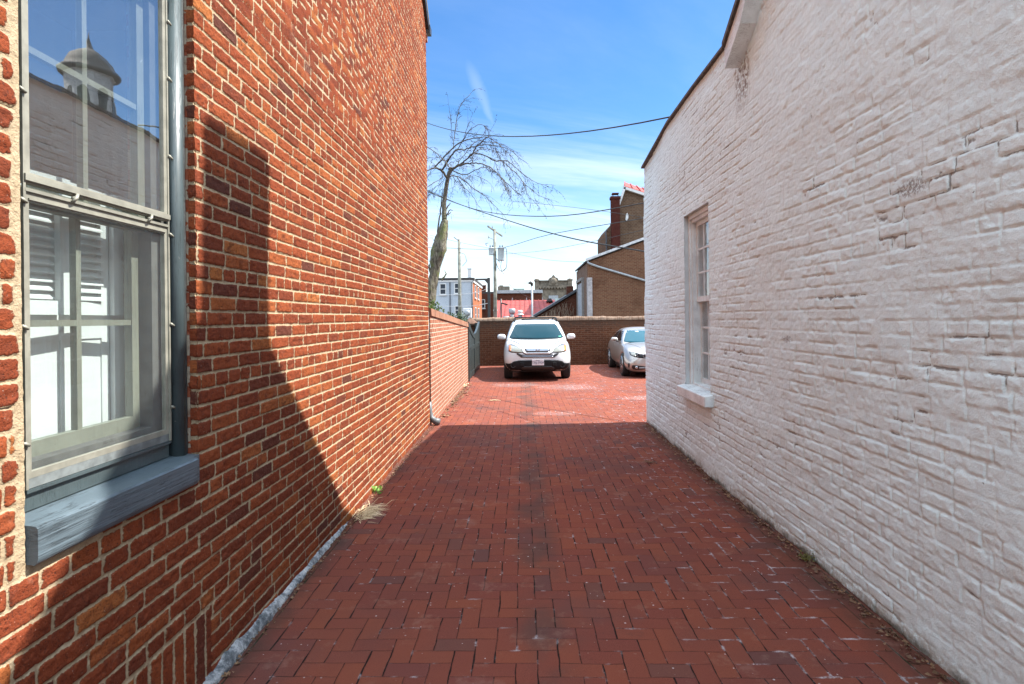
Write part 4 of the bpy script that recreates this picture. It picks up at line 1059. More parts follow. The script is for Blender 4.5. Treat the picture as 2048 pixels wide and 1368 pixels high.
# --- silver coupe ------------------------------------------------
cou = thing('parked_coupe', 'low champagne silver coupe parked half hidden behind white house corner', 'car')
st = [(.00, .46, .52, .34, .28, .40, .56, .01), (.03, .60, .70, .52, .20, .40, .62, .02), (.12, .74, .82, .66, .16, .42, .66, .03), (.3, .82, .885, .73, .15, .46, .71, .05), (.6, .85, .90, .82, .15, .52, .80, .05), (1.0, .86, .905, .83, .15, .56, .855, .05),
      (1.45, .86, .905, .83, .16, .60, .895, .05), (2.5, .855, .90, .85, .17, .62, .92, .0), (3.5, .86, .91, .85, .18, .64, .95, .0), (4.1, .84, .90, .80, .22, .66, .97, .0), (4.4, .74, .84, .70, .30, .66, .95, 0), (4.5, .56, .66, .52, .38, .64, .86, 0)]
body2 = loft(st, 'body', M['car_silver'], 0, 0).build('body', M['car_silver'], cou)
md = body2.modifiers.new('s', 'SUBSURF'); md.levels = md.render_levels = 2; evaluate(body2)
gb_ = bvh_of([body2])
cut_arches(body2, (.80, 3.58), .345)
body2.data.polygons.foreach_set('use_smooth', [True] * len(body2.data.polygons))
cab2 = cabin('cabin', M['car_silver'], cou, (.84, .91, 1.10, 1.25, 1.305), (1.28, 1.40, 1.82, 2.18, 2.42), (4.2, 4.1, 3.75, 3.35, 3.0), (.80, .785, .70, .60, .535), (.16, .14, .11, .08, .06))
md = cab2.modifiers.new('s', 'SUBSURF'); md.levels = md.render_levels = 1; evaluate(cab2)
cb2 = bvh_of([cab2])
patch('windscreen', M['car_glass_b'], cou, cb2, [-.70, -.66, -.52, 0, .52, .66, .70], [.925, .915, .90, .89, .90, .915, .925], [.94, 1.02, 1.245, 1.255, 1.245, 1.02, .94], off=.006, nx=31, nz=8)
for s in (1, -1):
    patch('side_window', M['side_glass'], cou, cb2, [1.72, 2.2, 2.75], [.94, .94, .95], [.97, 1.21, 1.23], 'x', .006, nx=14, sgn=s)
    patch('side_window', M['side_glass'], cou, cb2, [2.82, 3.2, 3.6], [.95, .96, 1.0], [1.23, 1.18, 1.04], 'x', .006, nx=10, sgn=s)
    us, lo, hi = [.27, .35, .5, .64, .73], [.565, .545, .55, .575, .615], [.60, .628, .662, .69, .70]
    if s < 0: us, lo, hi = sym(us, lo, hi)
    hl = patch('headlight', M['side_glass'], cou, gb_, us, lo, hi, off=.008, nx=25)
    us, lo, hi = [.60, .66, .72], [.59, .60, .625], [.675, .685, .69]
    if s < 0: us, lo, hi = sym(us, lo, hi)
    patch('corner_lens', M['lamp'], hl, gb_, us, lo, hi, off=.012, nx=6)
    for xx in (.38, .53):
        h0 = gb_.ray_cast(Vector((s * xx, -3, .607 + (.015 if xx > .5 else 0))), Vector((0, 1, 0)))[0]
        b = MB(); b.lathe([(.050, -.006), (.050, -.022), (.042, -.024), (.040, -.010)], h0, 'y', 20); b.build('lamp_ring', M['alloy'], hl)
        b = MB(); b.lathe([(.038, -.012), (.02, -.022), (.001, -.024)], h0, 'y', 16); b.build('lamp_lens', M['car_black'], hl)
    us, lo, hi = [.03, .06, .19, .235], [.52, .475, .475, .53], [.575, .60, .60, .585]
    if s < 0: us, lo, hi = sym(us, lo, hi)
    kg = patch('grille', M['chrome'], cou, gb_, us, lo, hi, off=.014, nx=14)
    us, lo, hi = [.05, .07, .18, .215], [.525, .49, .49, .535], [.57, .588, .588, .575]
    if s < 0: us, lo, hi = sym(us, lo, hi)
    patch('grille_opening', M['car_black'], kg, gb_, us, lo, hi, off=.020, nx=12)
    us, lo, hi = [.30, .40, .55, .68, .715], [.265, .245, .235, .245, .29], [.30, .335, .355, .365, .345]
    if s < 0: us, lo, hi = sym(us, lo, hi)
    ai = patch('side_intake', M['car_black'], cou, gb_, us, lo, hi, off=.008, nx=21)
    h0 = gb_.ray_cast(Vector((s * .60, -3, .30)), Vector((0, 1, 0)))[0]
    b = MB(); b.lathe([(.038, -.008), (.038, -.02), (.025, -.026), (.001, -.028)], h0, 'y', 18); b.build('fog_lamp', M['alloy'], ai)
    us, lo, hi = [.30, .42, .54], [.285, .285, .285], [.295, .296, .296]
    if s < 0: us, lo, hi = sym(us, lo, hi)
    patch('chrome_bar', M['chrome'], ai, gb_, us, lo, hi, off=.018, nx=9, nz=1)
    us, lo, hi = [.765, .79, .80], [.28, .29, .31], [.40, .405, .40]
    if s < 0: us, lo, hi = sym(us, lo, hi)
    patch('air_slot', M['car_black'], cou, gb_, us, lo, hi, off=.006, nx=5)
    b = MB(); b.tube([(s * .84, 1.72, .93), (s * .92, 1.70, .96)], .020, 8); mr = b.build('mirror', M['car_black'], cou)
    b = MB(); prof = [(-.10, -.03), (-.06, -.052), (.07, -.05), (.10, -.02), (.095, .03), (.05, .055), (-.05, .05), (-.10, .02)]; vs = []
    for d_, sc in ((-.07, .5), (-.05, .86), (0.0, 1.0), (.05, .94)): vs += [(s * .955 + p[0] * sc * s, 1.66 + d_, 1.0 + p[1] * sc) for p in prof]
    n = len(prof); fs = [(i * n + j, i * n + (j + 1) % n, (i + 1) * n + (j + 1) % n, (i + 1) * n + j) for i in range(3) for j in range(n)] + [tuple(range(n)), tuple(range(3 * n, 4 * n))]
    b.add(vs, fs, 0, True); b.build('housing', M['car_silver'], mr)
    wheel(cou, s * .778, .80, .322, .225, 5, .238, s); wheel(cou, s * .778, 3.58, .322, .225, 5, .238, s)
    b = MB(); b.box(s * .56 - .02, s * .56 + .02, .42, 1.18, .2, .70); b.build('wheel_well', M['car_black'], cou); b = MB(); b.box(s * .56 - .02, s * .56 + .02, 3.2, 3.96, .2, .74); b.build('wheel_well', M['car_black'], cou)
    h = []
    for p in [(np.interp(t, (0, 1, 2, 3), (.28, .40, .58, .69)), np.interp(t, (0, 1, 2, 3), (.09, .45, .95, 1.33))) for t in np.linspace(0, 3, 22)]:
        q = gb_.ray_cast(Vector((s * p[0], p[1], 3)), Vector((0, 0, -1)))[0]; h.append((q.x, q.y, q.z + .001))
    b = MB(); b.tube(h, .004, 5); b.build('bonnet_seam', M['trim'], cou)
    b = MB(); q = gb_.ray_cast(Vector((s * 3, 2.55, .82)), Vector((-s, 0, 0)))[0]; b.box(q.x - .012, q.x + .012, 2.47, 2.63, .80, .825); b.build('door_handle', M['car_silver'], cou)
patch('lower_intake', M['car_black'], cou, gb_, [-.26, .26], [.235, .235], [.33, .33], off=.008, nx=13)
MB().box(-.72, .72, .4, 4.1, .14, .2).build('underbody', M['car_black'], cou)
patch('inspection_sticker', M['shutter'], cou, cb2, [-.30, -.20], [1.19, 1.19], [1.215, 1.215], off=.012, nx=3, nz=1)
place(cou, 3.60, 15.05, R(-1.6))
LIMBS= [[(-2.248, 13.5, 1.496, 0.1068), (-2.194, 13.5, 2.091, 0.1068), (-2.13, 13.5, 2.506, 0.1127), (-2.055, 13.5, 2.886, 0.1305), (-1.967, 13.5, 3.254, 0.1602), (-1.867, 13.5, 3.728, 0.1305), (-1.817, 13.5, 3.989, 0.0712)], [(-1.829, 13.5, 3.99, 0.0771), (-1.836, 13.5, 4.406, 0.0653), (-1.772, 13.5, 4.797, 0.0617), (-1.698, 13.5, 5.117, 0.0546), (-1.661, 13.5, 5.236, 0.0498)], [(-2.132, 13.5, 2.328, 0.0356), (-2.089, 13.5, 3.041, 0.0308), (-1.986, 13.5, 3.754, 0.0285), (-1.921, 13.5, 4.229, 0.0237), (-1.857, 13.5, 4.704, 0.0119)], [(-1.749, 13.5, 4.972, 0.0427), (-1.852, 13.32, 5.111, 0.0374), (-1.996, 13.13, 5.128, 0.0277), (-2.146, 12.95, 5.03, 0.0182), (-2.281, 12.76, 4.881, 0.0112)], [(-1.878, 13.5, 5.159, 0.0356), (-1.655, 13.22, 5.392, 0.0302), (-1.451, 12.94, 5.477, 0.0262), (-1.236, 12.67, 5.412, 0.02), (-0.969, 12.39, 5.405, 0.0152), (-0.616, 12.11, 5.325, 0.0117), (-0.336, 11.83, 5.188, 0.0083), (-0.088, 11.56, 4.971, 0.0051)], [(-2.052, 13.5, 5.238, 0.0273), (-1.832, 13.43, 5.453, 0.0248), (-1.453, 13.35, 5.76, 0.0235), (-1.123, 13.28, 5.849, 0.0175), (-0.797, 13.21, 5.853, 0.0139), (-0.604, 13.14, 5.732, 0.0104), (-0.371, 13.06, 5.516, 0.008), (-0.183, 12.99, 5.304, 0.0057)], [(-1.716, 13.5, 5.08, 0.038), (-1.534, 13.26, 5.166, 0.0326), (-1.274, 13.02, 5.182, 0.0263), (-1.003, 12.78, 5.132, 0.0213), (-0.743, 12.53, 5.002, 0.0176), (-0.513, 12.29, 4.776, 0.013), (-0.369, 12.05, 4.518, 0.0085), (-0.251, 11.81, 4.174, 0.0052)], [(-1.627, 13.5, 5.21, 0.0308), (-1.377, 13.2, 5.253, 0.0267), (-1.198, 12.89, 5.282, 0.0227), (-1.047, 12.59, 5.325, 0.0221), (-0.941, 12.29, 5.373, 0.0194), (-0.665, 11.98, 5.479, 0.0147)], [(-1.101, 13.5, 5.581, 0.0214), (-0.837, 13.43, 5.482, 0.0212), (-0.619, 13.36, 5.351, 0.0235), (-0.316, 13.29, 5.306, 0.0175), (-0.167, 13.22, 5.178, 0.0128), (0.022, 13.16, 4.988, 0.0104), (0.314, 13.09, 4.777, 0.0081), (0.645, 13.02, 4.63, 0.0046)], [(-0.451, 13.5, 5.376, 0.0166), (-0.264, 13.79, 5.288, 0.0145), (-0.09, 14.09, 5.204, 0.0149), (0.068, 14.38, 5.068, 0.0126), (0.302, 14.67, 4.899, 0.009), (0.642, 14.96, 4.768, 0.0053)], [(-1.695, 13.5, 5.015, 0.0237), (-1.566, 13.71, 5.087, 0.0205), (-1.389, 13.92, 5.025, 0.0171), (-1.207, 14.13, 4.881, 0.0149), (-0.95, 14.34, 4.752, 0.0126), (-0.732, 14.55, 4.584, 0.009), (-0.484, 14.76, 4.338, 0.0052)], [(-1.542, 13.5, 5.024, 0.0142), (-1.389, 13.69, 4.836, 0.012), (-1.187, 13.87, 4.631, 0.0098), (-1.047, 14.06, 4.398, 0.0049)], [(-1.606, 13.5, 5.166, 0.0202), (-1.326, 13.31, 5.004, 0.0175), (-1.074, 13.11, 5.056, 0.0138), (-0.849, 12.92, 5.065, 0.0125), (-0.612, 12.72, 4.948, 0.0112), (-0.443, 12.53, 4.754, 0.0099), (-0.181, 12.33, 4.444, 0.0076), (-0.043, 12.14, 4.3, 0.0043)], [(-1.6, 13.5, 5.687, 0.0142), (-1.567, 13.53, 6.043, 0.0143), (-1.489, 13.55, 6.529, 0.0131), (-1.401, 13.58, 6.777, 0.0107), (-1.193, 13.6, 7.013, 0.006)], [(-1.514, 13.5, 5.653, 0.0166), (-1.343, 13.34, 5.83, 0.0141), (-1.198, 13.19, 5.99, 0.0116), (-0.93, 13.03, 6.092, 0.0092), (-0.744, 12.87, 5.952, 0.0045)], [(-1.469, 13.5, 5.794, 0.0119), (-1.314, 13.27, 5.87, 0.0105), (-1.182, 13.04, 6.152, 0.0057)], [(-2.253, 13.5, 5.763, 0.0154), (-1.995, 13.22, 5.526, 0.0151), (-1.747, 12.95, 5.254, 0.0159), (-1.599, 12.67, 5.032, 0.0178)], [(-1.867, 13.5, 5.148, 0.0142), (-1.863, 13.3, 4.946, 0.0117), (-2.005, 13.1, 4.794, 0.0115), (-2.121, 12.9, 4.644, 0.0091), (-2.274, 12.7, 4.559, 0.0056)], [(-1.347, 13.5, 4.923, 0.0107), (-1.22, 13.8, 5.127, 0.0097), (-1.065, 14.1, 5.154, 0.0087), (-0.834, 14.4, 5.11, 0.0051)], [(-1.233, 13.5, 5.464, 0.0142), (-1.008, 13.73, 5.724, 0.0121), (-0.778, 13.96, 5.789, 0.0098), (-0.518, 14.19, 5.762, 0.005)], [(-0.625, 13.5, 5.389, 0.0095), (-0.55, 13.71, 5.183, 0.0084), (-0.405, 13.93, 4.879, 0.0049)], [(-0.601, 13.5, 5.649, 0.0107), (-0.459, 13.71, 5.434, 0.0108), (-0.334, 13.92, 5.211, 0.0086), (-0.138, 14.13, 4.944, 0.005)], [(0.042, 13.5, 4.88, 0.0095), (0.166, 13.29, 4.507, 0.0082), (0.392, 13.07, 4.226, 0.0046)], [(-1.62, 13.5, 5.861, 0.0071), (-1.633, 13.37, 6.164, 0.0059), (-1.645, 13.23, 6.482, 0.0035)], [(-1.54, 13.5, 5.23, 0.0154), (-1.372, 13.59, 5.535, 0.0131), (-1.069, 13.68, 5.908, 0.012), (-0.766, 13.77, 5.908, 0.0109), (-0.481, 13.86, 5.887, 0.0085), (-0.217, 13.94, 5.775, 0.0049)], [(-1.929, 13.5, 5.475, 0.0095), (-2.173, 13.66, 5.525, 0.0072), (-2.332, 13.82, 5.618, 0.0049)], [(-1.87, 13.5, 4.909, 0.0095), (-2.151, 13.75, 4.774, 0.0085), (-2.416, 14.0, 4.789, 0.0049)], [(-1.852, 13.5, 4.517, 0.0083), (-2.11, 13.77, 4.688, 0.0073), (-2.332, 14.03, 4.773, 0.0049)], [(-1.815, 13.5, 4.168, 0.0297), (-1.742, 13.5, 4.321, 0.0237), (-1.681, 13.5, 4.404, 0.0119)], [(-1.78, 13.5, 4.084, 0.0237), (-1.707, 13.5, 4.226, 0.019), (-1.636, 13.5, 4.213, 0.0095)], [(-1.744, 13.5, 4.107, 0.0178), (-1.672, 13.5, 4.178, 0.0083)], [(-1.903, 13.5, 2.563, 0.0356), (-1.806, 13.5, 2.705, 0.0237), (-1.853, 13.5, 2.801, 0.0071)], [(-2.095, 13.5, 2.446, 0.0475), (-2.176, 13.5, 2.745, 0.0356), (-2.21, 13.5, 2.924, 0.0237)]]
# ------------------------------------------------------------------ bare tree behind the garden wall
def bark():
    m, h = mat('mossy_bark'); P = pos(h)
    v = h.n('ShaderNodeVectorMath', {0: P, 1: (26, 26, 7)}, operation='MULTIPLY').outputs[0]
    n1 = h.noise(v, 1.0, 6, .7, .6); mo = h.noise(P, 3.2, 5, .65)
    c = h.ramp(n1, [(.3, (.02, .017, .013)), (.47, (.12, .105, .08)), (.68, (.27, .25, .195))])
    x, y, z = h.xyz(P)
    c = h.mixc(h.m('MULTIPLY', h.ss(mo, .46, .6), h.m('MULTIPLY', h.m('SUBTRACT', 1.0, h.ss(z, 3.6, 4.4)), .65)), c, (.16, .19, .06))
    up = h.ss(z, 3.9, 4.8)
    c = h.mixc(h.m('MULTIPLY', up, .6), c, (.085, .072, .062))
    h.set(col=c, rough=.95, spec=.1, nor=h.bump(n1, 1.0, .05)); return m
M['bark'] = bark(); M['twig'] = plain('dark_twig', (.05, .036, .032), .9, var=.3)
tree = thing('bare_tree', 'leafless old tree with thick mossy pollarded trunk and drooping branches above the garden wall', 'tree', (-2.4, 13.5, 0))
def smooth_path(pts, sub=4):
    P = [Vector(p[:3]) for p in pts]; Rr = [p[3] for p in pts]; out, ro = [], []
    for i in range(len(P) - 1):
        p0, p1, p2, p3 = P[max(i - 1, 0)], P[i], P[i + 1], P[min(i + 2, len(P) - 1)]
        for k in range(sub):
            t = k / sub
            out.append(.5 * ((2 * p1) + (-p0 + p2) * t + (2 * p0 - 5 * p1 + 4 * p2 - p3) * t * t + (-p0 + 3 * p1 - 3 * p2 + p3) * t ** 3)); ro.append(Rr[i] * (1 - t) + Rr[i + 1] * t)
    out.append(P[-1]); ro.append(Rr[-1]); return out, ro
rt = random.Random(3)
tb = MB()
base = [(-2.40, 13.5, -.05, .24), (-2.34, 13.5, .5, .16), (-2.28, 13.5, 1.1, .12)]
P_, R_ = smooth_path(base + [tuple(p) for p in LIMBS[0][1:]], 6)
n = 18; vs = []
for p, r in zip(P_, R_):
    for j in range(n):
        a = 2 * math.pi * j / n; rr = r * (1 + .13 * math.sin(3 * a + p.z * 3.1) + .07 * math.sin(7 * a - p.z * 9) + rt.uniform(-.09, .09)) * (1 + .10 * math.sin(p.z * 6.3))
        vs.append((p.x + rr * math.cos(a), p.y + rr * math.sin(a), p.z))
k = len(P_)
tb.add(vs, [(i * n + j, i * n + (j + 1) % n, (i + 1) * n + (j + 1) % n, (i + 1) * n + j) for i in range(k - 1) for j in range(n)] + [tuple(range((k - 1) * n, k * n))], 0, True)
tb.build('trunk', M['bark'], tree)
lb = MB(); tw = MB()
def twig(p, d, ln, r, depth):
    pts = [p]; q = p.copy(); d = d.normalized(); m_ = 6
    for k in range(m_):
        d = (d + Vector((rt.uniform(-.22, .22), rt.uniform(-.22, .22), rt.uniform(-.24, .12)))).normalized(); q = q + d * ln / m_; pts.append(q.copy())
    tw.tube(pts, [r * (1 - .75 * i / m_) for i in range(m_ + 1)], 3, cap=False)
    for k in range(2 if depth else 5):
        i = rt.randint(1, m_); c = pts[i]; s = rt.uniform(.003, .008)
        o = Vector((rt.uniform(-1, 1), rt.uniform(-1, 1), rt.uniform(-1, .5))) * .012
        tw.add([c + o + Vector((s, 0, 0)), c + o + Vector((-s, s * .5, 0)), c + o + Vector((0, -s, s)), c + o + Vector((0, 0, -s * 1.4))], [(0, 1, 2), (0, 3, 1), (1, 3, 2), (2, 3, 0)])
    if depth:
        for k in range(2):
            i = rt.randint(1, m_ - 1)
            twig(pts[i], (pts[i + 1] - pts[i]) + Vector((rt.uniform(-1, 1), rt.uniform(-1, 1), rt.uniform(-1, .4))) * ln * .22, ln * .5, r * .7, depth - 1)
for li, L in enumerate(LIMBS[1:], 1):
    P_, R_ = smooth_path(L, 5)
    P2 = [p + Vector((rt.uniform(-1, 1), rt.uniform(-1, 1), rt.uniform(-1, 1))) * .012 for p in P_]
    R2 = [max(r * (.8 if L[0][3] > .05 else .68), .0055) for r in R_]
    lb.tube(P2, R2, 8 if L[0][3] > .03 else 5)
    if li in (28, 29, 30, 31): continue
    length = sum((a - b_).length for a, b_ in zip(P2[:-1], P2[1:]))
    cnt = int(length * (9 if li > 2 else 3))
    for k in range(cnt):
        i = rt.randint(1, len(P2) - 2); t = (P2[i + 1] - P2[i - 1]).normalized()
        d = t * .9 + Vector((rt.uniform(-.6, .6), rt.uniform(-.6, .6), rt.uniform(-.9, .35)))
        twig(P2[i], d, rt.uniform(.15, .55), .0042, 1)
    twig(P2[-1], (P2[-1] - P2[-3]), .4, .004, 1)
lb.build('limb', M['bark'], tree); tw.build('twig', M['twig'], tree, recalc=False)

# ------------------------------------------------------------------ shrubs and small plants
def leaf_mat(name, a, c):
    m, h = mat(name); P = pos(h)
    col = h.mixc(h.ss(h.noise(P, 9, 3), .35, .65), a, c); h.set(col=col, rough=.55, spec=.3); return m
M['leaf'] = leaf_mat('evergreen_leaf', (.035, .075, .014), (.10, .15, .025)); M['leaf2'] = leaf_mat('dark_hedge_leaf', (.02, .04, .012), (.05, .08, .02)); M['weed'] = leaf_mat('weed_leaf', (.07, .16, .02), (.14, .26, .04)); M['straw'] = leaf_mat('dry_straw', (.55, .44, .26), (.72, .60, .38)); M['dead'] = leaf_mat('dead_leaf', (.10, .055, .03), (.22, .13, .07))
def shrub(name, label, cx, cy, z0, z1, rx, ry, cnt, size, m, seed, cat='shrub'):
    r = random.Random(seed); t = thing(name, label, cat, (cx, cy, 0))
    b = MB()
    lobes = [(r.uniform(-.6, .6), r.uniform(-.6, .6), r.uniform(.45, .95), r.uniform(.35, .6)) for k in range(9)]
    for k in range(cnt):
        L = r.choice(lobes)
        v = Vector((r.gauss(0, 1), r.gauss(0, 1), r.gauss(0, 1))).normalized() * (r.random() ** .4)
        p = Vector((cx + (L[0] + v.x * L[3]) * rx, cy + (L[1] + v.y * L[3]) * ry, z0 + (L[2] + v.z * L[3] * .6) * (z1 - z0) * .8))
        if p.z < .02: continue
        a = Vector((r.uniform(-1, 1), r.uniform(-1, 1), r.uniform(-.4, 1))).normalized(); c = a.orthogonal().normalized(); c = (c * math.cos(k) + a.cross(c) * math.sin(k)); s = size * r.uniform(.6, 1.4)
        b.add([p, p + a * s * .5 + c * s * .28, p + a * s, p + a * s * .5 - c * s * .28], [(0, 1, 2, 3)])
    b.build('foliage', m, t, recalc=False)
    b = MB()
    for k in range(7):
        L = lobes[k]; b.tube([(cx, cy, -.02), (cx + L[0] * rx * .4, cy + L[1] * ry * .4, z0 * .6), (cx + L[0] * rx, cy + L[1] * ry, z0 + L[2] * (z1 - z0) * .7)], [.03, .02, .008], 5)
    b.build('stem', M['bark'], t)
shrub('evergreen_shrub', 'sunlit green evergreen shrub peeping over the garden wall beside the house corner', -2.0, 11.0, .5, 2.13, .52, .6, 4200, .055, M['leaf'], 5)
shrub('low_hedge', 'small dark green hedge clump behind the gate end of the garden wall', -2.1, 18.0, .6, 2.0, .45, .6, 2600, .06, M['leaf2'], 6, 'hedge')
r = random.Random(9)
def blades(name, label, cat, c, cnt, ln, spread, m, lean=(0, 0, 0)):
    b = MB()
    for k in range(cnt):
        p = Vector((c[0] + r.gauss(0, spread[0]), c[1] + r.gauss(0, spread[1]), .0)); d = Vector((r.gauss(0, .5) + lean[0], r.gauss(0, .5) + lean[1], abs(r.gauss(.25, .3)) + lean[2])).normalized(); l = ln * r.uniform(.5, 1.3); w_ = Vector((-d.y, d.x, .1)).normalized() * .0025
        q = p + d * l * .5; e = q + (d + Vector((0, 0, -.6))).normalized() * l * .5; e.z = max(e.z, .006); q.z = max(q.z, .008)
        b.add([p - w_, p + w_, q + w_, q - w_], [(0, 1, 2, 3)]); b.add([q - w_, q + w_, e], [(0, 1, 2)])
    return tag(b.build(name, m, None, recalc=False), label, cat)
blades('dry_grass_tuft', 'tuft of dry straw-coloured grass at the foot of the red brick house', 'grass tuft', (-1.36, 4.78), 260, .14, (.04, .09), M['straw'], (.75, -.05, -.1))
def weed(name, label, c, cnt, s, m):
    b = MB()
    for k in range(cnt):
        p = Vector((c[0] + r.gauss(0, s * .5), c[1] + r.gauss(0, s * .6), .015 + abs(r.gauss(0, s * .45)))); a = Vector((r.uniform(-1, 1), r.uniform(-1, 1), r.uniform(0, 1))).normalized(); q = a.orthogonal().normalized(); l = s * r.uniform(.35, .7)
        b.add([p, p + a * l * .5 + q * l * .3, p + a * l, p + a * l * .5 - q * l * .3], [(0, 1, 2, 3)])
    return tag(b.build(name, m, None, recalc=False), label, 'weed')
weed('small_weed', 'small bright green weed growing at the sunlit foot of the brick house', (-1.385, 5.33, 0), 60, .055, M['weed'])
weed('small_weed', 'tiny yellowish weed at the foot of garden wall near the gate', (-1.38, 13.55, 0), 40, .06, M['straw'])
weed('moss_clump', 'olive green moss clump at the foot of the white brick wall', (1.862, 3.80, 0), 120, .035, leaf_mat('moss', (.09, .085, .02), (.16, .14, .04)))
b = MB()                                                                # litter of dead leaves swept against the garden wall
for k in range(420):
    y = r.uniform(9.2, 14.4); dens = math.exp(-((y - 12.0) / 1.6) ** 2)
    if r.random() > dens + .12: continue
    p = Vector((XL + .03 + abs(r.gauss(0, .085)), y, .006 + r.random() * .02)); a = r.uniform(0, 6.28); s = r.uniform(.015, .045); u = Vector((math.cos(a), math.sin(a), r.uniform(-.2, .2))) * s; v = Vector((-math.sin(a), math.cos(a), r.uniform(-.3, .3))) * s * .5
    b.add([p - u, p + v, p + u, p - v + Vector((0, 0, .008))], [(0, 1, 2), (0, 2, 3)])
o = b.build('leaf_litter', M['dead'], None, recalc=False); o['kind'] = 'stuff'; o['label'] = 'dead leaves and grit swept along the foot of the garden wall'
b = MB()
for k in range(700):
    y = r.uniform(2.2, 8.6); p = Vector((XR - .030 - abs(r.gauss(0, .04)), y, .008 + r.random() * .012)); a = r.uniform(0, 6.28); s = r.uniform(.005, .018); u = Vector((math.cos(a), math.sin(a), .1)) * s; v = Vector((-math.sin(a), math.cos(a), r.uniform(-.3, .3))) * s * .6
    b.add([p - u, p + v, p + u, p - v + Vector((0, 0, .008))], [(0, 1, 2), (0, 2, 3)])
for k in range(420):
    y = r.uniform(2.2, 8.6); p = Vector((XL + .03 + abs(r.gauss(0, .03)), y, .008 + r.random() * .012)); a = r.uniform(0, 6.28); s = r.uniform(.004, .014); u = Vector((math.cos(a), math.sin(a), .1)) * s; v = Vector((-math.sin(a), math.cos(a), r.uniform(-.3, .3))) * s * .6
    b.add([p - u, p + v, p + u, p - v + Vector((0, 0, .008))], [(0, 1, 2), (0, 2, 3)])
o = b.build('wall_grit', M['dead'], None, recalc=False); o['kind'] = 'stuff'; o['label'] = 'dark grit and crumbs along the feet of both alley walls'
b = MB()
for k in range(5):
    b.tube([(-.72 + .03 * k, 11.2 + .03 * k, .012), (-.64 + .02 * k, 11.12 + .1 * r.random(), .03), (-.56 + .03 * k, 11.25, .012)], [.004, .007, .002], 5)
tag(b.build('fallen_twig', M['straw']), 'pale curled twig lying on the sunlit brick paving', 'twig')
b = MB(); c0 = Vector((1.40, 6.35, .01))
for k in range(9):
    a = k * .7; b.tube([c0, c0 + Vector((math.cos(a) * .05, math.sin(a) * .05, .018)), c0 + Vector((math.cos(a + .3) * .10, math.sin(a + .3) * .09, .004))], [.004, .003, .001], 4)
tag(b.build('dead_sprig', M['dead']), 'dark dead sprig lying on the shaded paving near the white wall', 'sprig')
# ------------------------------------------------------------------ houses and roofs beyond the yard
M['blue_white'] = brick_tex('white_washed_brick', (.60, .66, .74), (.66, .71, .78), (.55, .60, .68), axis='x', bw=.3, bh=.11, ms=.008, tone=.0)
M['far_white'] = plain('far_white_trim', (.62, .61, .60), .6, var=.1)
M['far_pane'] = car_glass('far_window_pane', (.03, .035, .045))
M['tar'] = plain('tar_roof', (.05, .045, .045), .9, var=.3)
M['pole_wood'] = plain('creosoted_pole_wood', (.20, .20, .165), .9, var=.4, scale=3, bump=.5, bscale=30)
M['cable'] = plain('black_cable', (.02, .022, .022), .6)
M['pale_cable'] = plain('pale_cable', (.55, .55, .55), .6)
M['galv'] = plain('galvanised_metal', (.34, .36, .38), .5, .3, var=.15, scale=6)
M['transformer'] = plain('grey_transformer_paint', (.46, .52, .55), .45, var=.1)
M['teal'] = plain('teal_green_paint', (.16, .36, .32), .6, var=.15)
M['slate'] = plain('dark_slate', (.045, .05, .06), .5, var=.3, scale=6)
def seam_roof():
    m, h = mat('red_standing_seam_roof'); P = pos(h)
    f = h.noise(P, 2.0, 5, .65)
    c = h.mixc(h.ss(f, .35, .7), (.24, .042, .034), (.30, .060, .048)); c = h.mixc(h.m('MULTIPLY', h.ss(h.noise(P, 7, 5, .7), .58, .7), .3), c, (.36, .16, .14))
    h.set(col=c, rough=.65, spec=.2); return m
M['red_roof'] = seam_roof()
def far_window(parent, x0, x1, z0, z1, y, kind='x', sill=True):
    """a double-hung window set on a wall: kind x = wall facing the yard, y = wall facing +x"""
    def bx(mb, a0, a1, d0, d1, c0, c1):
        if kind == 'x': mb.box(a0, a1, y - d1, y - d0, c0, c1)
        else: mb.box(y + d0, y + d1, a0, a1, c0, c1)
    b = MB(); w_ = .09; zm = (z0 + z1) / 2
    bx(b, x0, x0 + w_, 0, .07, z0, z1); bx(b, x1 - w_, x1, 0, .07, z0, z1); bx(b, x0 + w_, x1 - w_, 0, .07, z1 - w_, z1); bx(b, x0 + w_, x1 - w_, 0, .07, z0, z0 + w_); bx(b, x0 + w_, x1 - w_, .0, .05, zm - .035, zm + .035)
    if sill: bx(b, x0 - .06, x1 + .06, 0, .14, z0 - .09, z0 - .001)
    f = b.build('window', M['far_white'], parent)
    b = MB(); bx(b, x0 + w_, x1 - w_, 0.003, .02, z0 + w_, zm - .036); bx(b, x0 + w_, x1 - w_, .003, .02, zm + .036, z1 - w_); b.build('pane', M['far_pane'], f)
    return f
tw_ = thing('townhouse', 'flat roofed townhouse with pale blue-white rear wall and orange brick side', 'house', (-9, 66, 0))
b = MB(); b.box(-15, -5.22, 60, 60.3, 0, 5.75); b.build('rear_wall', M['blue_white'], tw_)
b = MB(); b.box(-5.6, -5.2, 60.004, 73, 0, 5.72); b.build('side_wall', M['orange_brick'], tw_); b = MB(); b.box(-15, -14.7, 60.3, 73, 0, 5.72); b.build('side_wall', M['orange_brick'], tw_)
b = MB(); b.box(-15.1, -5.05, 59.85, 73.1, 5.75, 5.83); b.box(-15.1, -5.05, 59.82, 60.1, 5.83, 5.98); b.box(-5.3, -5.05, 60.1, 73.1, 5.83, 5.98); b.build('roof', M['tar'], tw_)
b = MB(); b.box(-15.05, -5.1, 59.9, 59.998, 5.58, 5.745); b.box(-5.198, -5.1, 59.9, 73.05, 5.5, 5.745); b.build('cornice', M['far_white'], tw_)
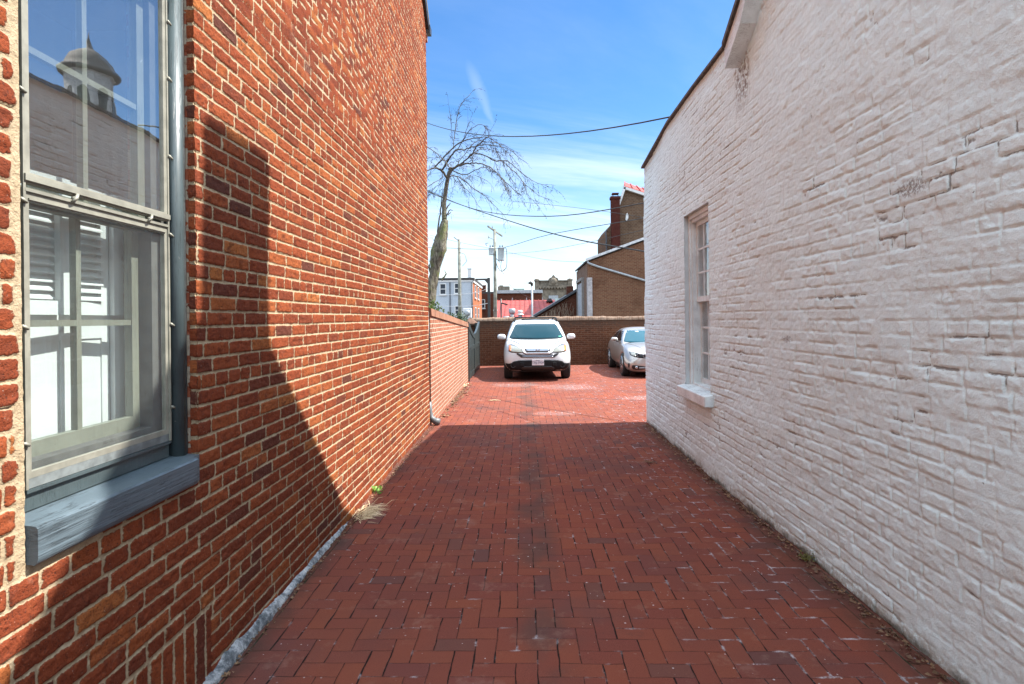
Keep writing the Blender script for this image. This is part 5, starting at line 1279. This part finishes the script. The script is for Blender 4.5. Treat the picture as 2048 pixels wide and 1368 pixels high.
for x0, x1, z0, z1 in ((-8.72, -8.02, 4.22, 5.42), (-7.18, -6.42, 4.3, 5.45), (-7.15, -6.4, 2.1, 3.05), (-11.2, -10.5, 4.22, 5.42)): far_window(tw_, x0, x1, z0, z1, 60)
for y0 in (62.0, 66.2):
    far_window(tw_, y0, y0 + 1.6, 3.9, 5.35, -5.2, 'y'); far_window(tw_, y0, y0 + 1.6, 1.3, 2.9, -5.2, 'y')
b = MB(); b.box(-5.85, -5.45, 61.2, 61.6, 5.9, 7.02); b.box(-5.9, -5.4, 61.15, 61.65, 7.02, 7.1); b.build('chimney', M['far_white'], tw_)
b = MB(); b.tube([(-7.62, 59.9, 5.5), (-7.62, 59.9, 0)], .06, 8); b.build('downpipe', M['slate'], tw_)
b = MB(); b.tube([(-5.28, 59.9, 5.5), (-5.28, 59.9, 0)], .07, 8); b.build('downpipe', M['slate'], tw_)
ac = thing('air_conditioner', 'white box air conditioner on a stand beside the pale townhouse', 'air conditioner', (-5.05, 52.4, 0))
b = MB(); b.box(-5.45, -4.68, 52.0, 52.8, 1.75, 2.6); b.build('case', M['far_white'], ac, bevel=.03)
b = MB(); b.lathe([(.30, 0), (.30, -.03), (.03, -.03), (.001, -.02)], (-5.06, 51.995, 2.18), 'y', 20); b.build('fan_grille', M['galv'], ac)
b = MB(); [b.box(x, x + .06, y, y + .06, 0, 1.7) for x in (-5.43, -4.76) for y in (52.04, 52.7)]; b.box(-5.46, -4.66, 52, 52.8, 1.70, 1.748); b.build('stand', M['galv'], ac)

lb_ = thing('brick_block', 'long dark brown brick block with pale cornice behind the red roof', 'building', (-2, 80, 0))
b = MB(); b.box(-6.6, 2.6, 75, 86, 0, 4.95); b.build('wall', M['dark_brick'], lb_)
b = MB(); b.box(-3.3, 2.7, 74.7, 75.2, 4.953, 5.36); b.build('cornice', M['galv'], lb_)
b = MB(); b.box(-6.7, 2.7, 75.2, 86.1, 4.953, 5.2); b.build('roof', M['tar'], lb_)
b = MB(); b.box(-3.3, -1.7, 77, 79, 5.2, 6.0); b.box(-3.1, -2.6, 77.1, 78, 6.0, 6.15); b.build('roof_hut', M['stone'], lb_)
b = MB(); b.box(-5.75, -5.0, 78, 78.8, 5.2, 6.15); b.box(-5.8, -4.95, 77.95, 78.85, 6.15, 6.25); b.build('chimney', M['dark_brick'], lb_)
b = MB(); b.box(-1.2, .3, 78, 79.2, 5.62, 5.72); [b.box(x, x + .06, 78.1, 78.16, 5.2, 5.62) for x in (-1.1, -.5, .15)]; b.build('rooftop_rack', M['teal'], lb_)
for x in (-6.1, -5.4): far_window(lb_, x, x + .5, 3.0, 4.2, 75)

sh = thing('red_roofed_shed', 'low building with pink-red standing seam metal roof behind the yard wall', 'shed', (.4, 46, 0))
b = MB(); b.box(-2.05, 2.95, 41.3, 51.5, 0, 1.25); b.prism([(41.3, 1.25), (50.0, 3.06), (51.5, 2.6), (51.5, 1.25)], 'x', -2.05, 2.95); b.build('wall', M['dark_brick'], sh)
b = MB(); sl_ = (3.22 - 1.30) / 9.3
b.hexa([(-2.2, 40.7, 1.27), (3.05, 40.7, 1.27), (3.05, 50.0, 3.14), (-2.2, 50.0, 3.14), (-2.2, 40.7, 1.33), (3.05, 40.7, 1.33), (3.05, 50.0, 3.22), (-2.2, 50.0, 3.22)])
b.hexa([(-2.2, 50.0, 3.14), (3.05, 50.0, 3.14), (3.05, 52, 2.5), (-2.2, 52, 2.5), (-2.2, 50.0, 3.22), (3.05, 50.0, 3.22), (3.05, 52, 2.58), (-2.2, 52, 2.58)])
for k in range(14):
    x = -2.17 + k * .398; b.hexa([(x, 40.7, 1.335), (x + .03, 40.7, 1.335), (x + .03, 50, 3.225), (x, 50, 3.225), (x, 40.7, 1.40), (x + .03, 40.7, 1.40), (x + .03, 50, 3.29), (x, 50, 3.29)])
b.build('roof', M['red_roof'], sh)
b = MB(); [b.box(x, x + .07, 49.9, 50.0, 3.2, 3.45) for x in (-.9, .35, 1.75)]; b.build('vent_stub', M['galv'], sh)
b = MB(); b.prism([(2.05, 3.05), (2.6, 3.05), (2.45, 3.3), (2.2, 3.3)], 'y', 48.3, 49.4); b.build('roof_hatch', M['tar'], sh)
def vent(label, x, y, z, r_, h_, style):
    t = thing('roof_vent', label, 'vent', (x, y, z), 'metal vents on the red roof')
    b = MB(); b.lathe([(r_ * .55, -.3), (r_ * .55, h_ * .45)], (x, y, z), 'z', 16); b.build('stack', M['galv'], t)
    b = MB()
    if style == 0: b.lathe([(r_ * .8, h_ * .40), (r_, h_ * .5), (r_, h_ * .92), (r_ * .85, h_), (.01, h_)], (x, y, z), 'z', 20)
    elif style == 1: b.lathe([(r_ * 1.0, h_ * .30), (r_ * 1.05, h_ * .42), (r_ * .62, h_ * .5), (r_ * .62, h_ * .75), (r_ * .85, h_ * .8), (r_ * .5, h_), (.01, h_ * 1.02)], (x, y, z), 'z', 20)
    else: b.lathe([(r_, h_ * .2), (r_, h_ * .8), (r_ * 1.1, h_ * .82), (r_ * 1.1, h_), (.01, h_)], (x, y, z), 'z', 20)
    b.build('cowl', M['far_white'] if style else M['galv'], t)
zr = lambda y: 1.33 + (y - 40.7) * (3.22 - 1.33) / 9.3
vent('grey drum roof vent, left of the two above the white SUV', -.78, 42.8, zr(42.8), .26, .62, 0)
vent('pale mushroom capped roof vent, right of the two above the white SUV', -.16, 42.6, zr(42.6), .26, .52, 1)
vent('white bucket shaped vent standing between the black post and the transformer pole', -2.02, 42.6, zr(42.6), .14, .60, 2)
vent('flat low roof vent just left of the grey drum vent', -1.2, 42.0, zr(42.0), .24, .2, 0)

tb_ = thing('teal_shed', 'small pale teal box roof peeping above the dark slate slope', 'shed', (3.1, 46.5, 0))
b = MB(); b.box(2.75, 3.45, 46, 47, 0, 2.95); b.build('wall', M['teal'], tb_); b = MB(); b.box(2.7, 3.5, 45.95, 47.05, 2.953, 3.2); b.build('roof', plain('pale_teal', (.45, .60, .55), .6), tb_)

oh = thing('ornate_building', 'distant brown stone building with ornate parapet, corner piers and carved cartouche', 'building', (5, 95, 0))
b = MB(); b.box(2.2, 7.7, 90.2, 100, 0, 6.6); b.build('wall', M['stone'], oh)
b = MB(); b.box(2.4, 7.5, 90.1, 90.6, 6.603, 7.45); b.box(2.2, 7.7, 89.9, 90.7, 7.45, 7.62); b.build('parapet', M['stone'], oh)
for x in (2.0, 7.25): 
    b = MB(); b.box(x, x + .65, 89.8, 90.8, 5.4, 7.5); b.box(x - .08, x + .73, 89.7, 90.9, 7.5, 7.75); b.lathe([(.3, 0), (.3, .08), (.1, .16), (.01, .18)], (x + .32, 90.3, 7.75), 'z', 12); b.build('corner_pier', M['stone'], oh)
b = MB(); b.box(2.65, 7.25, 89.75, 90.09, 6.45, 6.75)
for k in range(10): b.lathe([(.01, -.1), (.13, -.07), (.15, 0), (.13, .1), (.01, .1)], (2.9 + k * .455, 89.85, 6.33), 'z', 10)
b.build('cornice', M['stone'], oh)
b = MB(); b.prism([(4.15, 6.75), (5.75, 6.75), (5.6, 7.3), (5.75, 7.75), (5.5, 8.0), (5.25, 8.05), (5.1, 8.35), (4.95, 8.42), (4.8, 8.35), (4.65, 8.05), (4.4, 8.0), (4.15, 7.75), (4.3, 7.3)], 'y', 89.6, 90.3)
b.lathe([(.50, 0), (.50, -.12), (.34, -.2), (.01, -.22)], (4.95, 89.6, 7.45), 'y', 18); b.build('cartouche', M['stone'], oh)
b = MB(); b.box(4.2, 5.7, 90.15, 90.199, 4.1, 5.2); b.build('blind_panel', M['galv'], oh)

lt = thing('lean_to_house', 'dark brick gable with long slate slope and bare creepers beside the tan building', 'house', (2.2, 36, 0))
b = MB(); b.prism([(.1, 0), (4.2, 0), (4.2, 3.75), (3.15, 3.10), (.58, 1.60), (.1, 1.33)], 'y', 33.0, 40.0); b.build('wall', M['dark_brick'], lt)
b = MB(); b.hexa([(-.15, 32.8, 1.20), (-.15, 40.1, 1.20), (4.2, 40.1, 3.78), (4.2, 32.8, 3.78), (-.15, 32.8, 1.33), (-.15, 40.1, 1.33), (4.2, 40.1, 3.92), (4.2, 32.8, 3.92)]); b.build('roof', M['slate'], lt)
b = MB(); b.box(2.72, 3.1, 34.5, 35.2, 3.0, 3.55); b.build('chimney', M['dark_brick'], lt)
b = MB(); rv = random.Random(12)
for k in range(60):
    x = rv.uniform(.9, 3.1); z = 0.2; pts = []
    for q in range(9):
        lim = 1.5 + (x - .58) * .58; pts.append((x, 32.97, min(z, lim))); x += rv.uniform(-.12, .14); z += rv.uniform(.15, .40)
    b.tube(pts, .008, 4)
tag(b.build('bare_creeper', plain('creeper_stem', (.30, .22, .16), .9)), 'tangle of leafless creeper stems on the dark brick gable', 'creeper')

tn = thing('tan_brick_building', 'large tan brick building with pale rake flashing and slanting grey pipe beyond the yard', 'building', (7, 31, 0))
XT = 3.24
b = MB(); b.prism([(XT, 0), (14, 0), (14, 4.9), (9.2, 6.5), (XT, 4.36)], 'y', 28.0, 28.35); b.build('front_wall', M['tan'], tn)
b = MB(); b.box(XT, XT + .35, 28.35, 33.9, 0, 4.35); b.build('side_wall', M['tan_y'], tn)
b = MB(); b.box(XT + .35, 14, 33.6, 33.9, 0, 4.3); b.build('back_wall', M['tan'], tn)
b = MB(); b.hexa([(XT - .08, 27.9, 4.38), (9.2, 27.9, 6.52), (9.2, 34, 6.52), (XT - .08, 34, 4.38), (XT - .08, 27.9, 4.45), (9.2, 27.9, 6.60), (9.2, 34, 6.60), (XT - .08, 34, 4.45)])
b.hexa([(9.2, 27.9, 6.52), (14.1, 27.9, 4.9), (14.1, 34, 4.9), (9.2, 34, 6.52), (9.2, 27.9, 6.60), (14.1, 27.9, 4.98), (14.1, 34, 4.98), (9.2, 34, 6.60)]); b.build('roof', M['tar'], tn)
b = MB(); b.hexa([(XT - .10, 27.86, 4.40), (9.2, 27.86, 6.56), (9.2, 27.99, 6.56), (XT - .10, 27.99, 4.40), (XT - .10, 27.86, 4.52), (9.2, 27.86, 6.69), (9.2, 27.99, 6.69), (XT - .10, 27.99, 4.52)]); b.build('rake_flashing', plain('grey_white_flashing', (.52, .52, .53), .6, var=.25), tn)
b = MB(); b.tube([(XT - .02, 27.93, 4.40), (XT + .02, 27.92, 4.30), (XT + .5, 27.92, 4.12), (6.2, 27.92, 3.36), (8.5, 27.92, 2.6)], .055, 8); b.build('slanting_pipe', M['galv'], tn)
b = MB(); b.box(XT - .06, XT + .003, 30.1, 32.6, 0, 3.5); b.build('boarded_window', plain('weathered_grey_board', (.33, .34, .37), .85, var=.25, scale=7, bump=.5), tn)
b = MB(); b.box(XT - .11, XT + .003, 29.85, 30.09, 0, 3.6); b.box(XT - .11, XT + .003, 32.61, 32.85, 0, 3.6); b.box(XT - .13, XT + .003, 29.85, 32.85, 3.603, 3.75); b.build('window_case', plain('grey_case', (.22, .2, .19), .85), tn)
b = MB(); b.box(XT - .02, XT + .2, 27.95, 28.4, 0, 3.6); b.build('corner_strip', plain('pale_render', (.36, .33, .33), .9, var=.2), tn)

tl = thing('tall_brick_house', 'tall weathered brick gable house with red metal roof and dark maroon chimney', 'house', (10, 48, 0))
b = MB(); b.prism([(6.95, 0), (14, 0), (14, 9.55), (9.6, 11.15), (8.02, 11.68), (7.44, 10.0), (6.95, 8.9)], 'y', 44.3, 44.8); b.build('gable_wall', M['tall_brick'], tl)
b = MB(); b.prism([(6.66, 0), (7.0, 0), (7.0, 8.9), (6.66, 8.4)], 'y', 44.32, 50); b.build('side_wall', M['tall_brick'], tl); b = MB(); b.box(13.7, 14, 44.8, 50, 0, 9.5); b.build('side_wall', M['tall_brick'], tl)
b = MB(); b.box(6.92, 7.56, 43.75, 44.29, 0, 10.72); b.box(6.86, 7.62, 43.69, 44.35, 10.72, 10.92); b.box(7.0, 7.5, 43.8, 44.25, 11.1, 11.2); [b.box(x, x + .05, 43.85, 43.9, 10.92, 11.1) for x in (7.03, 7.42)]; b.build('chimney', M['maroon_brick'], tl)
b = MB(); b.hexa([(7.95, 44.1, 11.74), (14.2, 44.1, 9.56), (14.2, 50.2, 11.6), (9.1, 50.2, 13.44), (7.95, 44.1, 11.82), (14.2, 44.1, 9.64), (14.2, 50.2, 11.68), (9.1, 50.2, 13.52)])
for k in range(10):
    t = k / 10; x = 7.95 + (14.2 - 7.95) * t; z = 11.83 + (9.65 - 11.83) * t; x2 = 9.1 + (14.2 - 9.1) * t; z2 = 13.53 + (11.69 - 13.53) * t
    b.hexa([(x, 44.1, z), (x + .05, 44.1, z), (x2 + .05, 50.2, z2), (x2, 50.2, z2), (x, 44.1, z + .08), (x + .05, 44.1, z + .08), (x2 + .05, 50.2, z2 + .08), (x2, 50.2, z2 + .08)])
b.build('roof', M['red_roof'], tl)
b = MB(); b.hexa([(7.9, 44.0, 11.55), (14.2, 44.0, 9.37), (14.2, 44.29, 9.37), (7.9, 44.29, 11.55), (7.9, 44.0, 11.76), (14.2, 44.0, 9.58), (14.2, 44.29, 9.58), (7.9, 44.29, 11.76)])
b.hexa([(7.36, 44.0, 10.0), (7.52, 44.0, 10.0), (7.52, 44.29, 10.0), (7.36, 44.29, 10.0), (7.93, 44.0, 11.66), (8.09, 44.0, 11.66), (8.09, 44.29, 11.66), (7.93, 44.29, 11.66)]); b.build('rake_trim', M['far_white'], tl)
b = MB(); b.prism([(8.06, 9.2), (8.16, 9.1), (8.28, 9.3), (8.29, 9.55), (8.20, 9.72), (8.10, 9.6)], 'y', 44.2, 44.299); b.build('gable_window', M['far_white'], tl)
b = MB(); b.tube([(6.62, 44.2, 8.4), (6.5, 44.2, 8.2), (6.56, 44.2, 7.9), (6.62, 44.2, 0)], .06, 8); b.build('downpipe', M['slate'], tl)
fi = thing('church_finial', 'small teal spire finial peeping above the tan building roof', 'finial', (7.88, 55, 0))
b = MB(); b.box(7.4, 8.36, 54.5, 55.5, 0, 6.6); b.add([(7.4, 54.5, 6.6), (8.36, 54.5, 6.6), (8.36, 55.5, 6.6), (7.4, 55.5, 6.6), (7.88, 55, 7.5)], [(0, 1, 4), (1, 2, 4), (2, 3, 4), (3, 0, 4)]); b.build('turret', M['stone'], fi)
b = MB(); b.lathe([(.16, 7.2), (.10, 7.5), (.20, 7.7), (.16, 7.85), (.06, 8.0), (.10, 8.15), (.03, 8.35), (.02, 8.8), (.001, 8.85)], (7.88, 55, 0), 'z', 12); b.build('finial', M['teal'], fi)

# domed cupola across the street: it shows only as the reflection in the big window's upper light
cu_ = thing('cupola_tower', 'pale octagonal cupola with dark dome, seen reflected in the upper window light', 'tower', (24.6, 36, 0))
cx, cy = 24.6, 36.0
M['cupola'] = plain('weathered_cupola_paint', (.42, .42, .42), .7, var=.2)
b = MB(); b.box(cx - 1.9, cx + 1.9, cy - 1.9, cy + 1.9, 0, 12.6); b.box(cx - 2.0, cx + 2.0, cy - 2.0, cy + 2.0, 12.6, 12.9); b.build('shaft', M['cupola'], cu_)
b = MB(); b.lathe([(1.5, 12.9), (1.5, 13.6), (1.34, 13.65), (1.34, 17.3), (1.45, 17.4)], (cx, cy, 0), 'z', 8, smooth=False); lan = b.build('lantern', M['cupola'], cu_)
for k in range(8):
    a = math.pi / 8 + k * math.pi / 4; ca, sa = math.cos(a), math.sin(a); b = MB(); rr = 1.25
    prof = [(-.26, 14.2), (.26, 14.2), (.26, 16.2)] + [(.26 * math.cos(t), 16.2 + .26 * math.sin(t)) for t in (.5, 1.0, 1.57, 2.1, 2.6)] + [(-.26, 16.2)]
    b.add([(cx + ca * rr - sa * u, cy + sa * rr + ca * u, z) for u, z in prof] + [(cx + ca * (rr - .1) - sa * u, cy + sa * (rr - .1) + ca * u, z) for u, z in prof], [tuple(range(len(prof))), tuple(range(len(prof), 2 * len(prof)))[::-1]] + [(i, (i + 1) % len(prof), len(prof) + (i + 1) % len(prof), len(prof) + i) for i in range(len(prof))])
    b.build('arched_opening', M['room'], lan)
b = MB(); b.lathe([(1.45, 17.4), (1.68, 17.5), (1.68, 17.65), (1.42, 17.7), (1.3, 18.1), (1.0, 18.6), (.55, 19.0), (.2, 19.2), (.15, 19.6), (.04, 19.9), (.001, 20.4)], (cx, cy, 0), 'z', 32); b.build('dome', plain('weathered_dome', (.10, .085, .075), .8), cu_)

# ------------------------------------------------------------------ poles and wires
def pole(name, label, x, y, h_, r0, r1):
    t = thing(name, label, 'utility pole', (x, y, 0), 'wooden utility poles'); b = MB(); b.tube([(x, y, -.1), (x, y, h_ * .5), (x, y, h_)], [r0, (r0 + r1) / 2, r1], 12); b.build('shaft', M['pole_wood'], t); return t
p1 = pole('utility_pole', 'plain shorter wooden utility pole standing in front of the pale townhouse', -4.95, 45, 7.95, .15, .11)
b = MB(); b.tube([(-4.95, 44.9, 7.8), (-5.35, 44.9, 8.1)], .03, 6); b.tube([(-4.95, 44.88, 6.9), (-4.5, 44.88, 6.75), (-4.35, 44.88, 6.2), (-4.7, 44.88, 5.8)], .018, 6); b.build('bracket', M['black_metal'], p1)
p2 = pole('utility_pole', 'taller wooden utility pole carrying two grey transformers and hanging cables', -1.99, 42, 8.25, .15, .10)
b = MB(); b.hexa([(-2.5, 41.6, 8.35), (-2.42, 41.6, 8.35), (-1.42, 42.5, 7.75), (-1.5, 42.5, 7.75), (-2.5, 41.6, 8.45), (-2.42, 41.6, 8.45), (-1.42, 42.5, 7.85), (-1.5, 42.5, 7.85)])
b.tube([(-2.15, 41.9, 8.3), (-2.15, 41.9, 8.5)], .03, 6); b.tube([(-2.0, 41.85, 7.45), (-2.42, 41.85, 7.62)], .025, 6); b.tube([(-2.42, 41.85, 7.55), (-2.42, 41.85, 7.75)], .035, 6); b.build('crossarm', M['pole_wood'], p2)
for x, z0, z1, rr in ((-2.24, 6.32, 6.86, .19), (-1.52, 5.9, 6.85, .235)):
    b = MB(); b.lathe([(rr * .9, z0), (rr, z0 + .05), (rr, z1 - .06), (rr * 1.08, z1 - .05), (rr * 1.08, z1), (.01, z1 + .04)], (x, 41.85, 0), 'z', 18); tr = b.build('transformer', M['transformer'], p2)
    b = MB()
    for dxx in (-.08, .09): b.lathe([(.03, z1 + .02), (.045, z1 + .08), (.02, z1 + .2), (.001, z1 + .22)], (x + dxx, 41.85, 0), 'z', 8)
    b.build('bushing', M['dark_alloy'], tr)
b = MB()
for pts in ([(-1.3, 41.8, 6.8), (-1.12, 41.8, 6.7), (-1.12, 41.8, 5.5), (-1.35, 41.8, 5.15)], [(-1.5, 41.75, 5.9), (-1.55, 41.7, 5.4), (-1.48, 41.7, 5.12)], [(-1.93, 41.8, 5.85), (-1.75, 41.75, 5.35), (-1.5, 41.7, 5.1), (-1.2, 41.75, 5.3)], [(-1.93, 41.8, 6.1), (-1.6, 41.75, 5.75)], [(-2.45, 41.8, 7.2), (-2.65, 41.8, 7.15), (-2.55, 41.8, 7.0)]):
    P_, R_ = smooth_path([p + (.022,) for p in pts], 5); b.tube(P_, R_, 5)
b.build('hanging_cable', M['cable'], p2)
bp = thing('black_post', 'black square metal post with a short arm pointing left over the yard wall', 'post', (-2.05, 35, 0))
b = MB(); b.box(-2.13, -1.97, 34.92, 35.08, 0, 4.15); b.build('upright', M['black_metal'], bp); b = MB(); b.box(-2.85, -2.131, 34.95, 35.05, 4.0, 4.11); b.prism([(-2.31, 4.0), (-2.131, 4.0), (-2.131, 3.8)], 'y', 34.96, 35.04); b.build('arm', M['black_metal'], bp)
mp = thing('service_mast', 'thin galvanised service mast with weatherhead in front of the red roof', 'mast', (.52, 30, 0))
b = MB(); b.tube([(.52, 30, 0), (.52, 30, 3.36)], .05, 10); b.build('pipe', M['galv'], mp); b = MB(); b.tube([(.52, 30, 3.34), (.51, 30, 3.46), (.44, 29.95, 3.52), (.37, 29.9, 3.46)], [.06, .08, .075, .05], 10); b.build('weatherhead', M['black_metal'], mp)
fp = thing('floodlight_post', 'thin dark post with black floodlight sticking out in front of the red roof', 'floodlight', (-1.42, 38, 0))
b = MB(); b.tube([(-1.42, 38, 0), (-1.42, 38, 2.95)], .05, 8); b.build('pipe', M['black_metal'], fp); b = MB(); b.hexa([(-1.38, 37.9, 2.62), (-1.0, 37.9, 2.50), (-1.0, 38.1, 2.50), (-1.38, 38.1, 2.62), (-1.36, 37.9, 2.72), (-.96, 37.9, 2.58), (-.96, 38.1, 2.58), (-1.36, 38.1, 2.72)]); b.build('lamp_head', M['black_metal'], fp)
def wire(label, pts, rad, m='cable', sag=0, cat='wire'):
    pts = [Vector(p) for p in pts]
    if len(pts) == 2:
        a, c = pts; pts = [a.lerp(c, t / 16) - Vector((0, 0, 4 * sag * (t / 16) * (1 - t / 16))) for t in range(17)]; rr = [rad] * 17
    else: pts, rr = smooth_path([tuple(p) + (rad,) for p in pts], 6)
    b = MB(); b.tube(pts, rr, 6); return tag(b.build('overhead_wire', M[m]), label, cat, 'overhead wires')
w1 = [(-2.70, 16, 7.2), (1.95, 7.3, 4.19)]
wire('twisted black wire sagging from behind the brick house to the white roof edge', w1, .010, sag=.33)
wire('thick black cable running from the tree down to the right across the sky', [(-5.6, 26.0, 8.2), (-3.16, 21.8, 6.35), (-.42, 16.1, 4.42), (1.10, 13.02, 3.46), (2.30, 10.83, 2.88), (3.5, 8.87, 2.35)], .015)
wire('thinner black wire dipping below the thick cable then rising right', [(-3.4, 20.5, 6.3), (-1.30, 16.5, 4.80), (.63, 12.98, 3.95), (2.25, 10.58, 3.74), (3.2, 8.87, 3.7)], .010)
wire('long straight wire through the transformer pole rising to the right', [(-12, 39, 6.66), (-6.46, 40, 6.70), (-1.97, 41.9, 6.78), (1.52, 33, 6.45), (4.9, 24, 5.75), (8.5, 16, 5.2)], .017)
wire('faint wire crossing behind the branches to the tall house', [(-.59, 30, 7.83), (2.45, 26, 6.66), (4.7, 22, 5.47), (6.5, 19, 4.4)], .008)
wire('faint wire rising from the transformer pole to the tall chimney', [(-1.3, 42, 6.4), (1.22, 36, 5.88), (3.6, 30, 5.61), (5.12, 24, 5.29), (7, 18, 5.0)], .010)
wire('faint wire falling from the transformer pole to the tan building corner', [(-1.3, 42, 6.6), (1.51, 37, 5.44), (3.2, 28.1, 4.36)], .010)
wire('wire falling between the two utility poles', [(-8.07, 50, 9.06), (-4.84, 45, 7.69), (-2.16, 42, 6.8)], .012)
wire('upper of three thin wires from transformer pole to service mast', [(-1.3, 41.8, 5.45), (.47, 29.95, 3.48)], .009, sag=.12)
wire('middle of three thin wires from transformer pole to service mast', [(-1.4, 41.75, 5.25), (.45, 29.95, 3.46)], .009, sag=.16)
wire('lowest of three thin wires from transformer pole to service mast', [(-1.5, 41.7, 5.1), (.43, 29.95, 3.44)], .009, sag=.22)
wire('short steep wire dropping from the transformer cables toward the red roof', [(-1.45, 41.8, 5.1), (-.68, 40, 3.81), (.9, 49.9, 3.3)], .012)
wire('pale upper service wire in front of the townhouse', [(-7.6, 46, 3.55), (-3.67, 40, 3.42), (-2.05, 35.1, 3.52)], .014, 'pale_cable')
wire('pale lower service wire in front of the townhouse', [(-7.6, 46, 2.7), (-3.68, 40, 2.54), (-2.05, 35.1, 2.6)], .014, 'pale_cable')
wire('thin black wire running right from the floodlight in front of red roof', [(-1.0, 38, 2.58), (.65, 40, 2.42), (2.6, 42, 2.1)], .010)
rebase()
